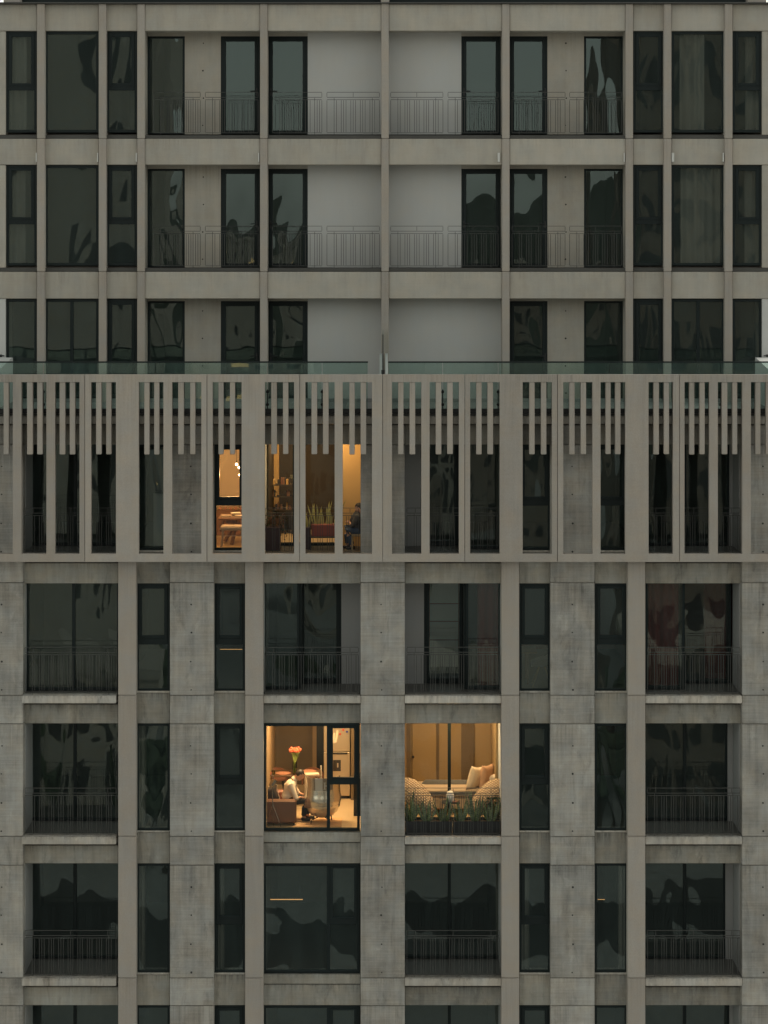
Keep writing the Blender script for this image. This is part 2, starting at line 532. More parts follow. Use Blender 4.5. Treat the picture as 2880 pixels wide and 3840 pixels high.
BARS = [0]
def railing(x0, x1, top, bot, y, mat=None, mid=True, post_to=None):
    """steel balcony guard: a flat box on top, a barred field below"""
    mat = mat or M['rail']
    mb = MB()
    th = 0.005
    def hor(py, a, b):
        p, q = P(a, py, y), P(b, py, y)
        mb.box(p.x, y - 0.012, p.z - th, q.x, y + 0.012, p.z + th)
    def ver(m, px, a, b):
        p, q = P(px, a, y), P(px, b, y)
        m.box(p.x - th, y - 0.0118, p.z - th * 0.9, p.x + th, y + 0.0118, q.z + th * 0.9)
    hor(top, x0, x1)
    hor(top + 19, x0, x1)
    hor(top + 28, x0, x1)
    hor(bot, x0, x1)
    for xx in (x0, x1):
        ver(mb, xx, top + 1.5, top + 17.5)
        ver(mb, xx, top + 29.5, bot - 1.5)
    w = x1 - x0
    posts = [x0 + 27, x1 - 27] if w > 90 else [x0 + w * 0.5]
    for xx in posts:
        ver(mb, xx, top + 20.5, (post_to or bot + 9))
    mids = [(x0 + x1) / 2] if w < 230 else [x0 + w * 0.09, (x0 + x1) / 2, x1 - w * 0.09]
    for xx in mids:
        ver(mb, xx, top + 1.5, top + 17.5)
    ro = mb.make('balcony_railing', mat, B)
    k, stuff = 0, None
    n = max(1, round(w / 8.95))
    for i in range(1, n):
        if i % 4 in (1, 2) and i < 3 or i % 4 == 1:
            continue
        xx = x0 + w * i / n
        if any(abs(xx - q) < 4 for q in posts):
            continue
        if BARS[0] < 300:
            m2 = MB()
            ver(m2, xx, top + 29.5, bot - 1.5)
            m2.make('bar', M['rail'], ro)
            BARS[0] += 1
        else:
            stuff = stuff or MB()
            ver(stuff, xx, top + 29.5, bot - 1.5)
    if stuff:
        so = stuff.make('bars', M['rail'], ro)
        so['kind'] = 'stuff'
    return ro

def tie_holes(px, pys, y, parent):
    mb = MB()
    for py in pys:
        a = P(px + random.uniform(-2, 2), py, y)
        r = random.uniform(0.014, 0.022)
        n = 10
        pr = [(r * 0.9, 0.0), (r, -0.004)]
        front = [mb.bm.verts.new((a.x + r * math.cos(6.2832 * i / n), y - 0.003, a.z + r * math.sin(6.2832 * i / n))) for i in range(n)]
        back = [mb.bm.verts.new((a.x + r * math.cos(6.2832 * i / n), y + 0.01, a.z + r * math.sin(6.2832 * i / n))) for i in range(n)]
        mb.bm.faces.new(front)
        for i in range(n):
            mb.bm.faces.new((front[i], back[i], back[(i + 1) % n], front[(i + 1) % n]))
    o = mb.make('tie_holes', M['hole'], parent)
    o['kind'] = 'stuff'
    return o

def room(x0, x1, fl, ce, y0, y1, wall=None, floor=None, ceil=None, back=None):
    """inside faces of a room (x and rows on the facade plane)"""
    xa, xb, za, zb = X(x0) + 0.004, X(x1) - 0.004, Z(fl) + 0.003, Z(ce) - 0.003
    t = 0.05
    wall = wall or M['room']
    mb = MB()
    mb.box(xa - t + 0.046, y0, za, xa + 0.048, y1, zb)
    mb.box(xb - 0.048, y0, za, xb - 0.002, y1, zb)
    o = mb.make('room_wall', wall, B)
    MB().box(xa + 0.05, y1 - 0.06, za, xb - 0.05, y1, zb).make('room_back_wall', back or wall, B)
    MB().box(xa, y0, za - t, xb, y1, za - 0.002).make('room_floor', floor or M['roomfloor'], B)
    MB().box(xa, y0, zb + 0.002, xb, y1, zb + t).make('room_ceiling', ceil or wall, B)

# ------------------------------------------------------------------ lower storeys
FL = [2078, 2608, 3137, 3668, 4198]                 # floor rows on the facade plane
FINS = [(443, 510), (919, 987), (1880.5, 1947), (2354, 2420)]
PANELS = [(-330, 86), (637, 802), (1352, 1518), (2064, 2230), (2783, 3210)]
NARROW = [(511, 637), (802, 919), (1947, 2064), (2230, 2354)]
BAYS = [(86, 443), (987, 1352), (1518, 1880.5), (2420, 2783)]

for (a, b) in FINS:
    core = pbox('column', a + 3, 1600, b - 3, 4720, 0.03, 0.70, M['fin'], B, 0)
    cuts = [1592, 2078, 2608, 3137, 3668, 4198, 4720]
    for i in range(len(cuts) - 1):
        pbox('column_casing', a, cuts[i] + 1.4, b, cuts[i + 1] - 1.4, 0.0, 0.42, M['fin'], core, 0.012)
for k, (a, b) in enumerate(PANELS):
    core = pbox('pier', a + 3, 1600, b - 3, 4720, 0.14, 0.75, M['spandrel'], B, 0)
    cuts = [1592, 1667, 2078, 2185, 2608, 2715, 3137, 3245, 3668, 3772, 4198, 4720]
    for i in range(len(cuts) - 1):
        s = pbox('concrete_panel', a, cuts[i] + 1.2, b, cuts[i + 1] - 1.2, 0.10 + random.uniform(-0.006, 0.006), 0.46, M['rough'], core, 0.012)
        if cuts[i + 1] - cuts[i] > 300:
            c = {0: 6, 1: 716, 2: 1431, 3: 2147, 4: 2862}[k]
            h = cuts[i]
            tie_holes(c, [h + 82, h + 187, h + 296, h + 402], 0.092, core)

# narrow window strips
KINDS = {0: ['fixed', 'sash', 'sash', 'sash'], 1: ['sash'] * 4, 2: ['fixed', 'sash', 'sash', 'fixed'], 3: ['fixed', 'sash', 'sash', 'fixed'], 4: ['fixed', 'sash', 'sash', 'fixed']}
TOP = [1667, 2188, 2713, 3238, 3770]
BOT = [2064, 2592, 3116, 3649, 4180]
YW = 0.31
for r in range(5):
    for i, (a, b) in enumerate(NARROW):
        lit = (r == 0 and i == 1)
        t0 = TOP[r] + 206
        window(a, TOP[r], b, BOT[r], YW, KINDS[r][i], M['clear'] if lit else None, tr=(t0, t0 + 23))
        # spandrel below, with its little ledge
        pbox('spandrel_panel', a, BOT[r] + 6, b, TOP[r + 1] if r < 4 else 4300, 0.27, 0.66, M['spandrel'], B, 0.01)
        pbox('window_ledge', a + 1, BOT[r] + 0.5, b - 1, BOT[r] + 5.5, 0.235, 0.66, M['slab'], B, 0.006)
    for (a, b) in NARROW:
        if r == 0:
            pbox('spandrel_panel', a, 1592, b, TOP[0], 0.27, 0.66, M['spandrel'], B, 0.01)

# slab edges and beams of the wide bays
YB = 1.45
for r in range(5):
    top_slab = (1558, 2078, 2608, 3137, 3668)[r]
    for i, (a, b) in enumerate(BAYS):
        flush = (i == 1 and r >= 2)
        below_flush = (i == 1 and r >= 3)
        if r == 0:
            pbox('spandrel_beam', a, 1592, b, 1667, 0.34, 0.70, M['spandrel'], B, 0.01)
            continue
        if below_flush:
            pbox('spandrel_panel', a, BOT[r - 1] + 6, b, top_slab + 22, 0.24, 0.70, M['spandrel'], B, 0.012)
            pbox('spandrel_panel', a, top_slab + 24.5, b, TOP[r], 0.26, 0.70, M['spandrel'], B, 0.012)
            continue
        off = 8 if i == 0 else 0
        pbox('slab_edge', a - off * 0.6, top_slab + 2, b - off, top_slab + 30, 0.05 if i else -0.02, 0.78, M['slab'], B, 0.012)
        pbox('spandrel_beam', a, top_slab + 33, b, TOP[r], 0.34, 0.74, M['spandrel'], B, 0.012)

def balcony_zone(r, i, x0, x1, y1, side=None):
    """floor, ceiling and cheek walls of a recessed balcony"""
    fl = FL[r]
    ce = (1592, 2110, 2642, 3170, 3702)[r]
    a, b = X(x0), X(x1)
    MB().box(a, 0.30, Z(fl) - 0.20, b, y1 + 0.15, Z(fl)).make('balcony_floor', M['balfloor'], B)
    MB().box(a, 0.72, Z(ce), b, y1 + 0.15, Z(ce) + 0.06).make('balcony_ceiling', M['greywall'], B)
    MB().box(a - 0.16, 0.44, Z(fl) + 0.002, a, y1 + 0.1, Z(ce) - 0.002).make('balcony_side_wall', side or M['greywall'], B)
    MB().box(b, 0.44, Z(fl) + 0.002, b + 0.16, y1 + 0.1, Z(ce) - 0.002).make('balcony_side_wall', side or M['greywall'], B)

def backwall(x0, x1, r, y, mat=None):
    """wall piece at the back of a balcony; columns as seen at that depth"""
    fl, ce = FL[r], (1592, 2110, 2642, 3170, 3702)[r]
    return MB().box(X(x0, y), y - 0.02, Z(fl), X(x1, y), y + 0.2, Z(ce)).make('balcony_back_wall', mat or M['greywall'], B)

def topbot(r, y):
    """rows (as seen at depth y) of the ceiling and floor of storey r"""
    f = D / (D + y)
    ce = (1592, 2110, 2642, 3170, 3702)[r]
    return HZ + (ce - HZ) * f, HZ + (FL[r] - HZ) * f

def glz(r, x0, x1, y, kind, split=None, glass=None, w=8):
    t, b = topbot(r, y)
    f = D / (D + y)
    return window(x0, t, x1, b - 1, y, kind, glass, split=split, w=w, bot=11)

def jamb(r, px, y0, y1):
    x = X(px, y0)
    MB().box(x - 0.05, y0 + 0.1, Z(FL[r]), x + 0.05, y1 + 0.1, Z((1592, 2110, 2642, 3170, 3702)[r])).make('glazing_return', M['frame'], B)

for r in range(5):
    # left bay
    a, b = BAYS[0]
    if r == 1:
        balcony_zone(r, 0, a, b, 0.55)
        glz(r, 96, 447, 0.55, 'double', split=276)
    else:
        balcony_zone(r, 0, a, b, YB)
        glz(r, 112, 452, YB, 'double', split=281)
    # centre left
    a, b = BAYS[1]
    if r >= 2:
        window(a, TOP[r], b - 3, BOT[r], YW, 'corner', M['clear'] if r == 2 else None, tr=(TOP[r] + 208, TOP[r] + 229), split=1231.5, w=10)
        MB().box(X(a), 0.72, Z(FL[r]) - 0.2, X(b), 0.9, Z(FL[r])).make('balcony_floor', M['balfloor'], B)
    elif r == 1:
        balcony_zone(r, 1, a, b, YB)
        glz(r, 988, 1122, 0.7, 'fixed')
        jamb(r, 1122, 0.7, YB)
        glz(r, 1122, 1280, YB, 'door')
        backwall(1280, 1360, r, YB)
    else:
        balcony_zone(r, 1, a, b, YB, M['plaster'])
        glz(r, 988, 1106, YB, 'fixed', glass=M['clear'])
        glz(r, 1106, 1282, YB, 'fixed', glass=M['clear'], w=5)
        backwall(1282, 1360, r, YB, M['ochre'])  # warm lamplight on this wall is painted in with the ochre
    # centre right
    a, b = BAYS[2]
    balcony_zone(r, 2, a, b, YB, M['plaster'] if r == 2 else None)
    if r == 1:
        backwall(1510, 1590, r, YB)
        glz(r, 1590, 1742, YB, 'door')
        jamb(r, 1748, 0.7, YB)
        glz(r, 1748, 1881, 0.7, 'fixed')
    elif r == 0:
        backwall(1510, 1578, r, YB)
        glz(r, 1578, 1722, YB, 'door')
        jamb(r, 1748, 0.9, YB)
        glz(r, 1748, 1881, 0.9, 'fixed')
    else:
        glz(r, 1510, 1880, YB, 'double', split=1685, glass=M['clear'] if r == 2 else None, w=6)
    # right bay
    a, b = BAYS[3]
    balcony_zone(r, 3, a, b, YB)
    if r == 1:
        glz(r, 2421, 2566, 0.7, 'fixed')
        jamb(r, 2562, 0.7, YB)
        glz(r, 2556, 2742, YB, 'fixed')
    else:
        glz(r, 2400, (2735, 0, 2728, 2720, 2735)[r], YB, 'double', split=2568)
        backwall((2735, 0, 2728, 2720, 2735)[r], 2790, r, YB)

# rooms behind the lower glazing
ROOMX = [(10, 446), (446, 719), (719, 985), (985, 1435), (1435, 1882), (1882, 2147), (2147, 2418), (2418, 2870)]
LIT = {(0, 2), (0, 3), (2, 3), (2, 4)}
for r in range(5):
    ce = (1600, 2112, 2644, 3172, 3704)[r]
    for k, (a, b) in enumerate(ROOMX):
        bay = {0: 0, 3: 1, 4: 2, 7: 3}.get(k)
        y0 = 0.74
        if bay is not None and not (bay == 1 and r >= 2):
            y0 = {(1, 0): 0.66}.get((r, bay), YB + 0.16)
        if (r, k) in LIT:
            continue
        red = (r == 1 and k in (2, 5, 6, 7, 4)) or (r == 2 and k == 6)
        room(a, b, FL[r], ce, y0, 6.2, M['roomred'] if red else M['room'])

# bottom of the tower, outside the frame
pbox('base_wall', -330, 4300, 3210, 5480, 0.30, 7.0, M['spandrel'], B, 0)
MB().box(X(-330), 6.4, GZ, X(3210), 7.0, Z(1560)).make('rear_wall', M['spandrel'], B)
for (a, b) in ((-330, 0), (2880, 3210)):
    MB().box(X(a + 5), 0.76, Z(4300), X(b - 5), 6.4, Z(1600)).make('end_block', M['spandrel'], B)

# balcony railings of the lower storeys
for r, top in ((0, 1905), (1, 2427), (2, 2955), (3, 3489)):
    bot = FL[r] - 12 if r else 2066
    for i, (a, b) in enumerate(BAYS):
        if i == 1 and r >= 2:
            continue
        railing(a + 8, b - 8, top, bot, 0.16, M['rail2'] if (r in (1, 2, 3) and not (r == 2 and i == 2)) else M['rail'])

# ------------------------------------------------------------------ slatted screen
YS0, YS1 = -0.34, -0.16
POSTS = [(-110, -80), (48, 80), (174, 206), (298, 318), (318, 341), (435, 520), (613, 645), (755, 776), (776, 797), (906, 993), (1103, 1124), (1124, 1145), (1255, 1285), (1395, 1435), (1435, 1470),
         (1580, 1611), (1721, 1743), (1743, 1763), (1874, 1960), (2070, 2091), (2091, 2112), (2222, 2252), (2345, 2432), (2524, 2548), (2548, 2567), (2660, 2692), (2784, 2816), (2930, 2960)]
SLATS = [(-55, -35), (13, 32), (101, 122), (139, 159), (223, 244), (261, 281), (360, 380), (398, 417), (541, 560), (578, 597), (668, 689), (713, 732), (819, 838), (862, 881), (1017, 1038), (1061, 1081),
         (1168, 1189), (1211, 1232), (1310, 1330), (1352, 1373), (1493, 1513), (1536, 1557), (1634, 1655), (1677, 1698), (1786, 1806), (1828, 1849), (1985, 2005), (2029, 2049), (2135, 2155), (2178, 2198),
         (2271, 2290), (2307, 2327), (2451, 2471), (2490, 2509), (2585, 2604), (2624, 2643), (2707, 2728), (2747, 2765), (2833, 2852), (2873, 2893)]
JOINTS = [-140, 318, 776, 1124, 1435, 1743, 2091, 2548, 3000]
for k in range(len(JOINTS) - 1):
    j0, j1 = JOINTS[k] + 1, JOINTS[k + 1] - 1
    cols = [(max(a, j0), min(b, j1)) for (a, b) in POSTS if b > j0 and a < j1]
    xs = sorted({j0, j1} | {c[0] for c in cols} | {c[1] for c in cols})
    zs = [2107, 2077, 1433, 1405]
    dy = random.uniform(-0.006, 0.006)
    def filled(i, j):
        if j != 1:
            return True
        mid = (xs[i] + xs[i + 1]) / 2
        return any(c[0] <= mid <= c[1] for c in cols)
    mb = cellplate([X(x, YS0) for x in xs], [Z(z, YS0) for z in zs], filled, YS0 + dy, YS1)
    es = [e for e in mb.bm.edges if len(e.link_faces) == 2 and e.calc_face_angle() > 1.0]
    bmesh.ops.bevel(mb.bm, geom=es, offset=0.008, segments=1, affect='EDGES')
    so = mb.make('screen_panel', M['screen'], B)
    for (a, b) in SLATS:
        if j0 < a < j1:
            pbox('slat', a, 1433.4, b, 1704 + random.uniform(-1, 1), YS0 + dy + 0.003, YS1 - 0.003, M['screen'], so, 0.012, dref=YS0)
    # brackets that tie the screen to the slab edge
    for (a, b) in cols[::2]:
        MB().box(X((a + b) / 2) - 0.05, YS1, Z(2098), X((a + b) / 2) + 0.05, 0.32, Z(2088)).make('screen_bracket', M['frame'], B)

# ------------------------------------------------------------------ terrace on top of the screen
YU = 3.0
MB().box(X(-140), 0.09, Z(1588), X(3000), 5.0, Z(1542)).make('terrace_slab', M['terrace'], B)
pbox('slab_edge', -140, 1560, 3000, 1590, 0.0, 0.085, M['slab'], B, 0.008)
pbox('balustrade_shoe', -140, 1533, 3000, 1550, -0.02, 0.085, M['black'], B, 0.004)
pbox('drip_trim', -140, 1552, 3000, 1556, -0.03, 0.085, M['rail2'], B, 0.002)
joints = [-140, 163, 583, 1003, 1208, 1380]
def balus(j, e0, e1):
    for k in range(len(j) - 1):
        a, b = P(j[k] + 1.2, 1359, 0.03), P(j[k + 1] - 1.2, 1534, 0.03)
        g = MB().box(a.x, 0.02, b.z, b.x, 0.036, a.z).make('balustrade_pane', M['balglass'], B)
    a, b = P(j[0], 1355, 0.03), P(j[-1], 1360.5, 0.03)
    MB().box(a.x, 0.005, b.z, b.x, 0.051, a.z).make('handrail', M['frame'], B)
balus(joints, 0, 0)
balus([1455, 1660, 1868, 2285, 2703, 3000], 0, 0)
for px in (163, 583, 1003, 1208, 1660, 1868, 2285, 2703):
    a = P(px, 1469, 0.0)
    mb = MB()
    mb.ell((a.x, -0.01, a.z), (0.036, 0.03, 0.036), seg=12)
    c = P(px, 1517, 0)
    mb.ell((c.x, -0.01, c.z), (0.036, 0.03, 0.036), seg=12)
    mb.tube([(a.x, -0.012, a.z + 0.05), (a.x, -0.012, Z(1536))], 0.011, 8)
    mb.make('glass_clamp', M['black'], B, smooth=True, auto=40)
# glass divider between the two terraces, seen edge on, and low white kerbs beside it
x = X(1436)
MB().box(x - 0.008, 0.12, Z(1534), x + 0.008, 2.95, Z(1255)).make('terrace_divider', M['balglass'], B)
MB().box(x - 0.012, 0.10, Z(1534), x + 0.012, 0.12, Z(1255)).make('divider_edge', M['frame'], B)
MB().box(x - 0.035, 0.06, Z(1534), x + 0.035, 0.16, Z(1388), 0.005).make('divider_clamp', M['black'], B)
for s, xx in ((-1, X(1428)), (1, X(1450))):
    mb = MB()
    w = 0.03
    prof = [(0.15, Z(1540)), (0.15, Z(1412)), (1.7, Z(1348)), (2.9, Z(1348)), (2.9, Z(1540))]
    f = [mb.bm.verts.new((xx - w - s * 0.0, y, z)) for (y, z) in prof]
    g = [mb.bm.verts.new((xx + w, y, z)) for (y, z) in prof]
    mb.bm.faces.new(f)
    mb.bm.faces.new(g[::-1])
    for k in range(5):
        mb.bm.faces.new((f[k], g[k], g[(k + 1) % 5], f[(k + 1) % 5]))
    mb.make('low_wall', M['white'], B)
# white end walls with stepped parapet and a lamp
for s in (-1, 1):
    e = X(1440 + s * 1500, 1.0)
    mb = MB()
    prof = [(0.2, Z(1541)), (0.2, Z(1400)), (1.2, Z(1392)), (2.8, Z(1365)), (2.98, Z(1365)), (2.98, Z(1541))]
    n = len(prof)
    x0, x1 = e - 0.35, e + 0.35
    f = [mb.bm.verts.new((x0, y, z)) for (y, z) in prof]
    g = [mb.bm.verts.new((x1, y, z)) for (y, z) in prof]
    mb.bm.faces.new(f)
    mb.bm.faces.new(g[::-1])
    for k in range(n):
        mb.bm.faces.new((f[k], g[k], g[(k + 1) % n], f[(k + 1) % n]))
    mb.make('end_parapet', M['white'], B)
    a = P(1440 + s * 1436, 1334, YU)
    mb = MB()
    mb.box(a.x - 0.03, YU - 0.06, a.z - 0.03, a.x + 0.03, YU, a.z + 0.03, 0.005)
    mb.box(a.x - 0.09, YU - 0.12, a.z - 0.012, a.x + 0.09, YU - 0.06, a.z + 0.016, 0.004)
    mb.make('wall_lamp', M['black'], B)

# ------------------------------------------------------------------ upper storeys, set back behind the terrace
PIL = [(138.5, 167.5), (370, 398), (514.5, 543), (975, 1003), (1430, 1458), (1883, 1911), (2346, 2374), (2490, 2518), (2718, 2747)]
ROWS = [(15, 116, 505, 520), (520, 618, 1003, 1018), (1019, 1120, 1500, 1540)]   # beam top, beam bottom, floor row, sill row
YF, YR = 3.22, 3.82
for k, (a, b) in enumerate(PIL):
    deep = 4.1 if 2 <= k <= 6 else 3.6
    core = pbox('pilaster', a + 2, 12, b - 2, 1541, YU + 0.03, deep, M['fin'], B, 0)
    cuts = [14, 520, 1019, 1541] if k != 4 else [-40, 520, 1019, 1541]
    for i in range(3):
        pbox('pilaster_casing', a, cuts[i] + 0.8, b, cuts[i + 1] - 0.8, YU, YU + 0.4, M['fin'], core, 0.01)
SEG = [(-60, 138.5), (167.5, 370), (398, 514.5), (543, 975), (1003, 1430), (1458, 1883), (1911, 2346), (2374, 2490), (2518, 2718), (2747, 2940)]
for r, (t, bt, fl, sl) in enumerate(ROWS):
    for k, (a, b) in enumerate(SEG):
        proud = 0.05 if 3 <= k <= 6 else 0.14
        mid = {3: 753, 4: 1162, 5: 1660, 6: 2128}.get(k)
        pbox('beam', a, t + 0.5, b, bt, YU + proud, YU + 0.5, M['beam'], B, 0.012)
        if r < 2:
            pbox('sill', a, fl + 2, b, sl, YU + proud + 0.015, YU + 0.5, M['kerb'], B, 0.006)
    # wall lamps beside the pilasters under the second beam row
    if r == 1:
        for (px, s) in ((137, 0), (367, 0), (512, 0), (971, 0), (1869, 1), (1876, 0), (2342, 0), (2522, 1), (2714, 0)):
            if px == 1876:
                continue
            a = P(px - 3, 573, YU); b = P(px + (6 if s else 1), 607, YU)
            MB().box(a.x, YU - 0.01, b.z, b.x, YU + 0.13, a.z, 0.006).make('wall_light', M['paleled'], B)
    # flush window bays
    wt, wb = bt + 2, (497, 996, 1497)[r]
    for k, (a, b) in ((0, (22, 138.5)), (1, (167.5, 370)), (2, (398, 514.5)), (7, (2374, 2490)), (8, (2518, 2718)), (9, (2747, 2857))):
        tr = (wt + 204, wt + 221)
        if r < 2:
            kind = 'fixed' if k in (1, 8) else 'sash'
        else:
            kind = {0: 'fixed', 1: 'double', 2: 'door', 7: 'door', 8: 'double', 9: 'fixed'}[k]
        window(a, wt, b, wb, YF, kind, tr=tr, split=(a + b) / 2, w=10)
    pbox('end_wall', -60, bt + 0.6, 21.5, fl + 1 if r < 2 else 1541, YF - 0.06, 4.2, M['white'] if r == 2 else M['beam'], B, 0.008)
    pbox('end_wall', 2857.5, bt + 0.6, 2940, fl + 1 if r < 2 else 1541, YF - 0.06, 4.2, M['white'] if r == 2 else M['beam'], B, 0.008)
    # balcony bays
    dt = (136, 633, 1129)[r]
    db = (503, 1002, 1496)[r]
    zt, zb = Z(bt - 30, YR), Z(db + (1 if r < 2 else 8), YR)
    def wallp(x0, x1, mat, holes=None):
        o = MB().box(X(x0, YR), YR, zb, X(x1, YR), YR + 0.22, zt).make('wall_panel', mat, B)
        if holes:
            tie_holes(holes, [bt + 46, bt + 149, bt + 252, bt + 354], YR - 0.004, o)
    def lintel(x0, x1, mat):
        MB().box(X(x0, YR), YR, Z(dt, YR), X(x1, YR), YR + 0.22, zt).make('lintel', mat, B)
    def door(x0, x1, kind, h=None):
        o = window(x0, dt, x1, db, YR, kind, w=8, bot=6)
        lintel(x0, x1, M['beam'])
        if h:
            handle(h[0], dt + 209, YR, o, h[1])
    wallp(535, 553, M['beam'])
    door(553, 693, 'fixed')
    wallp(693, 828, M['beam'], 761)
    door(828, 974, 'door', (963, -1))
    door(1004, 1154, 'door', (1015, 1))
    wallp(1154, 1440, M['plaster'])
    if r < 2:
        wallp(1445, 1730, M['plaster'])
        door(1730, 1878, 'door', (1740, 1))
        wallp(1878, 1890, M['beam'])
    else:
        wallp(1445, 1890, M['plaster'])
    door(1909, 2053, 'door', (2044, -1))
    wallp(2053, 2190, M['beam'], 2122)
    door(2190, 2337, 'fixed')
    wallp(2337, 2360, M['beam'])
    # floors, soffits
    for (a, b) in ((543, 975), (1003, 1430), (1458, 1883), (1911, 2346)):
        if r < 2:
            MB().box(X(a, YU), YU + 0.1, Z(sl, YU) , X(b, YU), YR + 0.2, Z(fl + 3, YU)).make('balcony_floor', M['balfloor'], B)
        MB().box(X(a, YU), YU + 0.52, Z(bt - 30, YU), X(b, YU), YR + 0.2, Z(bt - 40, YU)).make('balcony_ceiling', M['plaster'], B)
    # guards
    if r < 2:
        top = (346, 848)[r]
        for (a, b) in ((576, 751), (770, 968), (1022, 1207), (1226, 1423), (1465, 1661), (1680, 1868), (1920, 2119), (2136, 2330)):
            railing(a, b, top, (498, 997)[r], YU + 0.12)
    # rooms
    f = D / (D + YU)
    for (a, b, yy) in ((0, 385, YF + 0.12), (385, 528, YF + 0.12), (528, 760, YR + 0.14), (760, 1440, YR + 0.14), (1440, 2120, YR + 0.14), (2120, 2360, YR + 0.14), (2360, 2505, YF + 0.12), (2505, 2880, YF + 0.12)):
        fr = lambda q: HZ + (q - HZ) / f
        fx = lambda q: 1440 + (q - 1440) / f
        room(fx(a), fx(b), fr((502, 1001, 1520)[r]), fr((40, 545, 1044)[r]), yy, 8.6)
pbox('terrace_plinth', 0, 1496, 2880, 1530, YU + 0.05, YU + 0.24, M['terrace'], B, 0.004)
# roof edge and the glazed floor above it
pbox('roof_coping', -70, 8, 2950, 13, YU - 0.06, 8.8, M['kerb'], B, 0.006)
MB().box(X(-55, YU), 8.6, Z(1600), X(2935, YU), 9.0, Z(13, YU)).make('rear_wall', M['spandrel'], B)
for (a, b) in ((-58, -2), (2882, 2938)):
    MB().box(X(a, YU), 4.25, Z(1541), X(b, YU), 8.6, Z(13, YU)).make('end_block', M['spandrel'], B)
pbox('roof_glazing', 76, -330, 1428, 9, 3.9, 4.2, M['frame'], B, 0.004)
pbox('roof_glazing', 1460, -330, 2804, 9, 3.9, 4.2, M['frame'], B, 0.004)
for (a, b) in ((13, 76), (1428, 1460), (2804, 2874)):
    pbox('roof_pier', a, -340, b, 8.5, 3.6, 4.4, M['fin'], B, 0.01)

# ------------------------------------------------------------------ what the windows reflect: the town behind the camera
M['tower1'] = concrete('far_facade', (0.27, 0.225, 0.185), 0.1, 0.2, 0.2, 0.0, 0.05)
M['tower2'] = concrete('far_pale_facade', (0.46, 0.415, 0.355), 0.1, 0.2, 0.2, 0.0, 0.05)
M['asphalt'] = plain('asphalt', (0.05, 0.05, 0.05), 0.9, 0, 0.2, 1)
M['leaf'] = plain('far_foliage', (0.06, 0.08, 0.045), 0.9, 0, 0.5, 1.5)
M['bark'] = plain('bark', (0.05, 0.04, 0.03), 0.9)
M['darkwin'] = plain('far_window', (0.07, 0.07, 0.068), 0.3)
M['hill'] = plain('wooded_hill', (0.06, 0.07, 0.05), 0.95, 0, 0.5, 0.05)
M['warmwin'] = plain('far_lit_window', (0.5, 0.35, 0.2), 0.5, emit=((1.0, 0.62, 0.25), 1.6))

def far_building(x, y, w, d, h, mat, label, floors, bays, ww=0.3, wh=0.28, plit=0.0):
    t = thing('town_building', label, 'building', (x, y, GZ))
    MB().box(x - w / 2, y - d, GZ, x + w / 2, y, GZ + h).make('wall', mat, t)
    MB().box(x - w / 2 - 0.3, y - d - 0.3, GZ + h, x + w / 2 + 0.3, y + 0.3, GZ + h + 0.6).make('roof', M['tower2'], t)
    fh = h / floors
    bw = w / bays
    me = None
    for i in range(floors):
        for j in range(bays):
            cx, cz = x - w / 2 + bw * (j + 0.5), GZ + fh * (i + 0.55)
            lit = random.random() < plit
            if me is None:
                o = MB().box(cx - bw * ww, y - 0.2, cz - fh * wh, cx + bw * ww, y + 0.06, cz + fh * wh).make('window', M['darkwin'], t)
                me = o.data
            else:
                o = link('window', me, t, (cx, y - 0.07, cz))
            if lit:
                o.material_slots[0].link = 'OBJECT'
                o.material_slots[0].material = M['warmwin']

far_building(-31, -100, 32, 16, 54, M['tower2'], 'big brown grey apartment slab across the street behind the viewer', 8, 4, 0.14, 0.22)
far_building(31, -104, 30, 16, 50, M['tower1'], 'dark brown tower across the street behind the viewer', 11, 7)
far_building(-2, -165, 12, 10, 19, M['tower2'], 'pale low office block behind the viewer, between the two towers', 5, 5)
far_building(12, -210, 16, 12, 30, M['tower1'], 'brown block far behind the viewer, at the foot of the hill', 8, 5, 0.25, 0.12, 0.0)
far_building(-16, -240, 14, 12, 34, M['tower2'], 'pale slim block far behind the viewer, at the foot of the hill', 9, 4, 0.22, 0.06, 0.3)
far_building(3, -84, 13, 8, 7, M['tower2'], 'flat roofed pale house across the street behind the viewer', 2, 4)
far_building(-17, -78, 9, 8, 8, M['tower2'], 'small pale house at the left of the street behind the viewer', 2, 3)
far_building(19, -80, 10, 8, 9, M['tower1'], 'small brown house at the right of the street behind the viewer', 3, 3)

def far_tree(x, y, h, label):
    t = thing('town_tree', label, 'tree', (x, y, GZ), 'trees along the street behind the viewer')
    MB().tube([(x, y, GZ - 0.2), (x + 0.1, y, GZ + h * 0.3), (x, y + 0.2, GZ + h * 0.6)], [0.3, 0.22, 0.1]).make('trunk', M['bark'], t)
    mb = MB()
    for k in range(16):
        a, b = random.uniform(0, 6.28), random.uniform(0.0, 1.0)
        rr = h * 0.24 * math.sqrt(random.random())
        c = (x + rr * math.cos(a), y + rr * math.sin(a), GZ + h * (0.42 + 0.5 * b))
        m = Matrix.Translation(c) @ Matrix.Diagonal((h * 0.12, h * 0.12, h * 0.10, 1))
        rs = bmesh.ops.create_icosphere(mb.bm, subdivisions=2, radius=1, matrix=m)
        for v in rs['verts']:
            v.co += Vector((random.uniform(-1, 1), random.uniform(-1, 1), random.uniform(-1, 1))) * h * 0.02
    mb.make('crown', M['leaf'], t)
for k in range(15):
    row = k % 3
    far_tree(-25 + k * 3.6 + random.uniform(-1.5, 1.5), -(70 if row == 1 else 96) - random.uniform(0, 10), random.uniform(3.5, 6.5), 'dark leafy street tree behind the viewer, seen only mirrored in the glass')
rd = MB().box(-400, -63, GZ, 400, -55, GZ + 0.004).make('road', M['asphalt'])
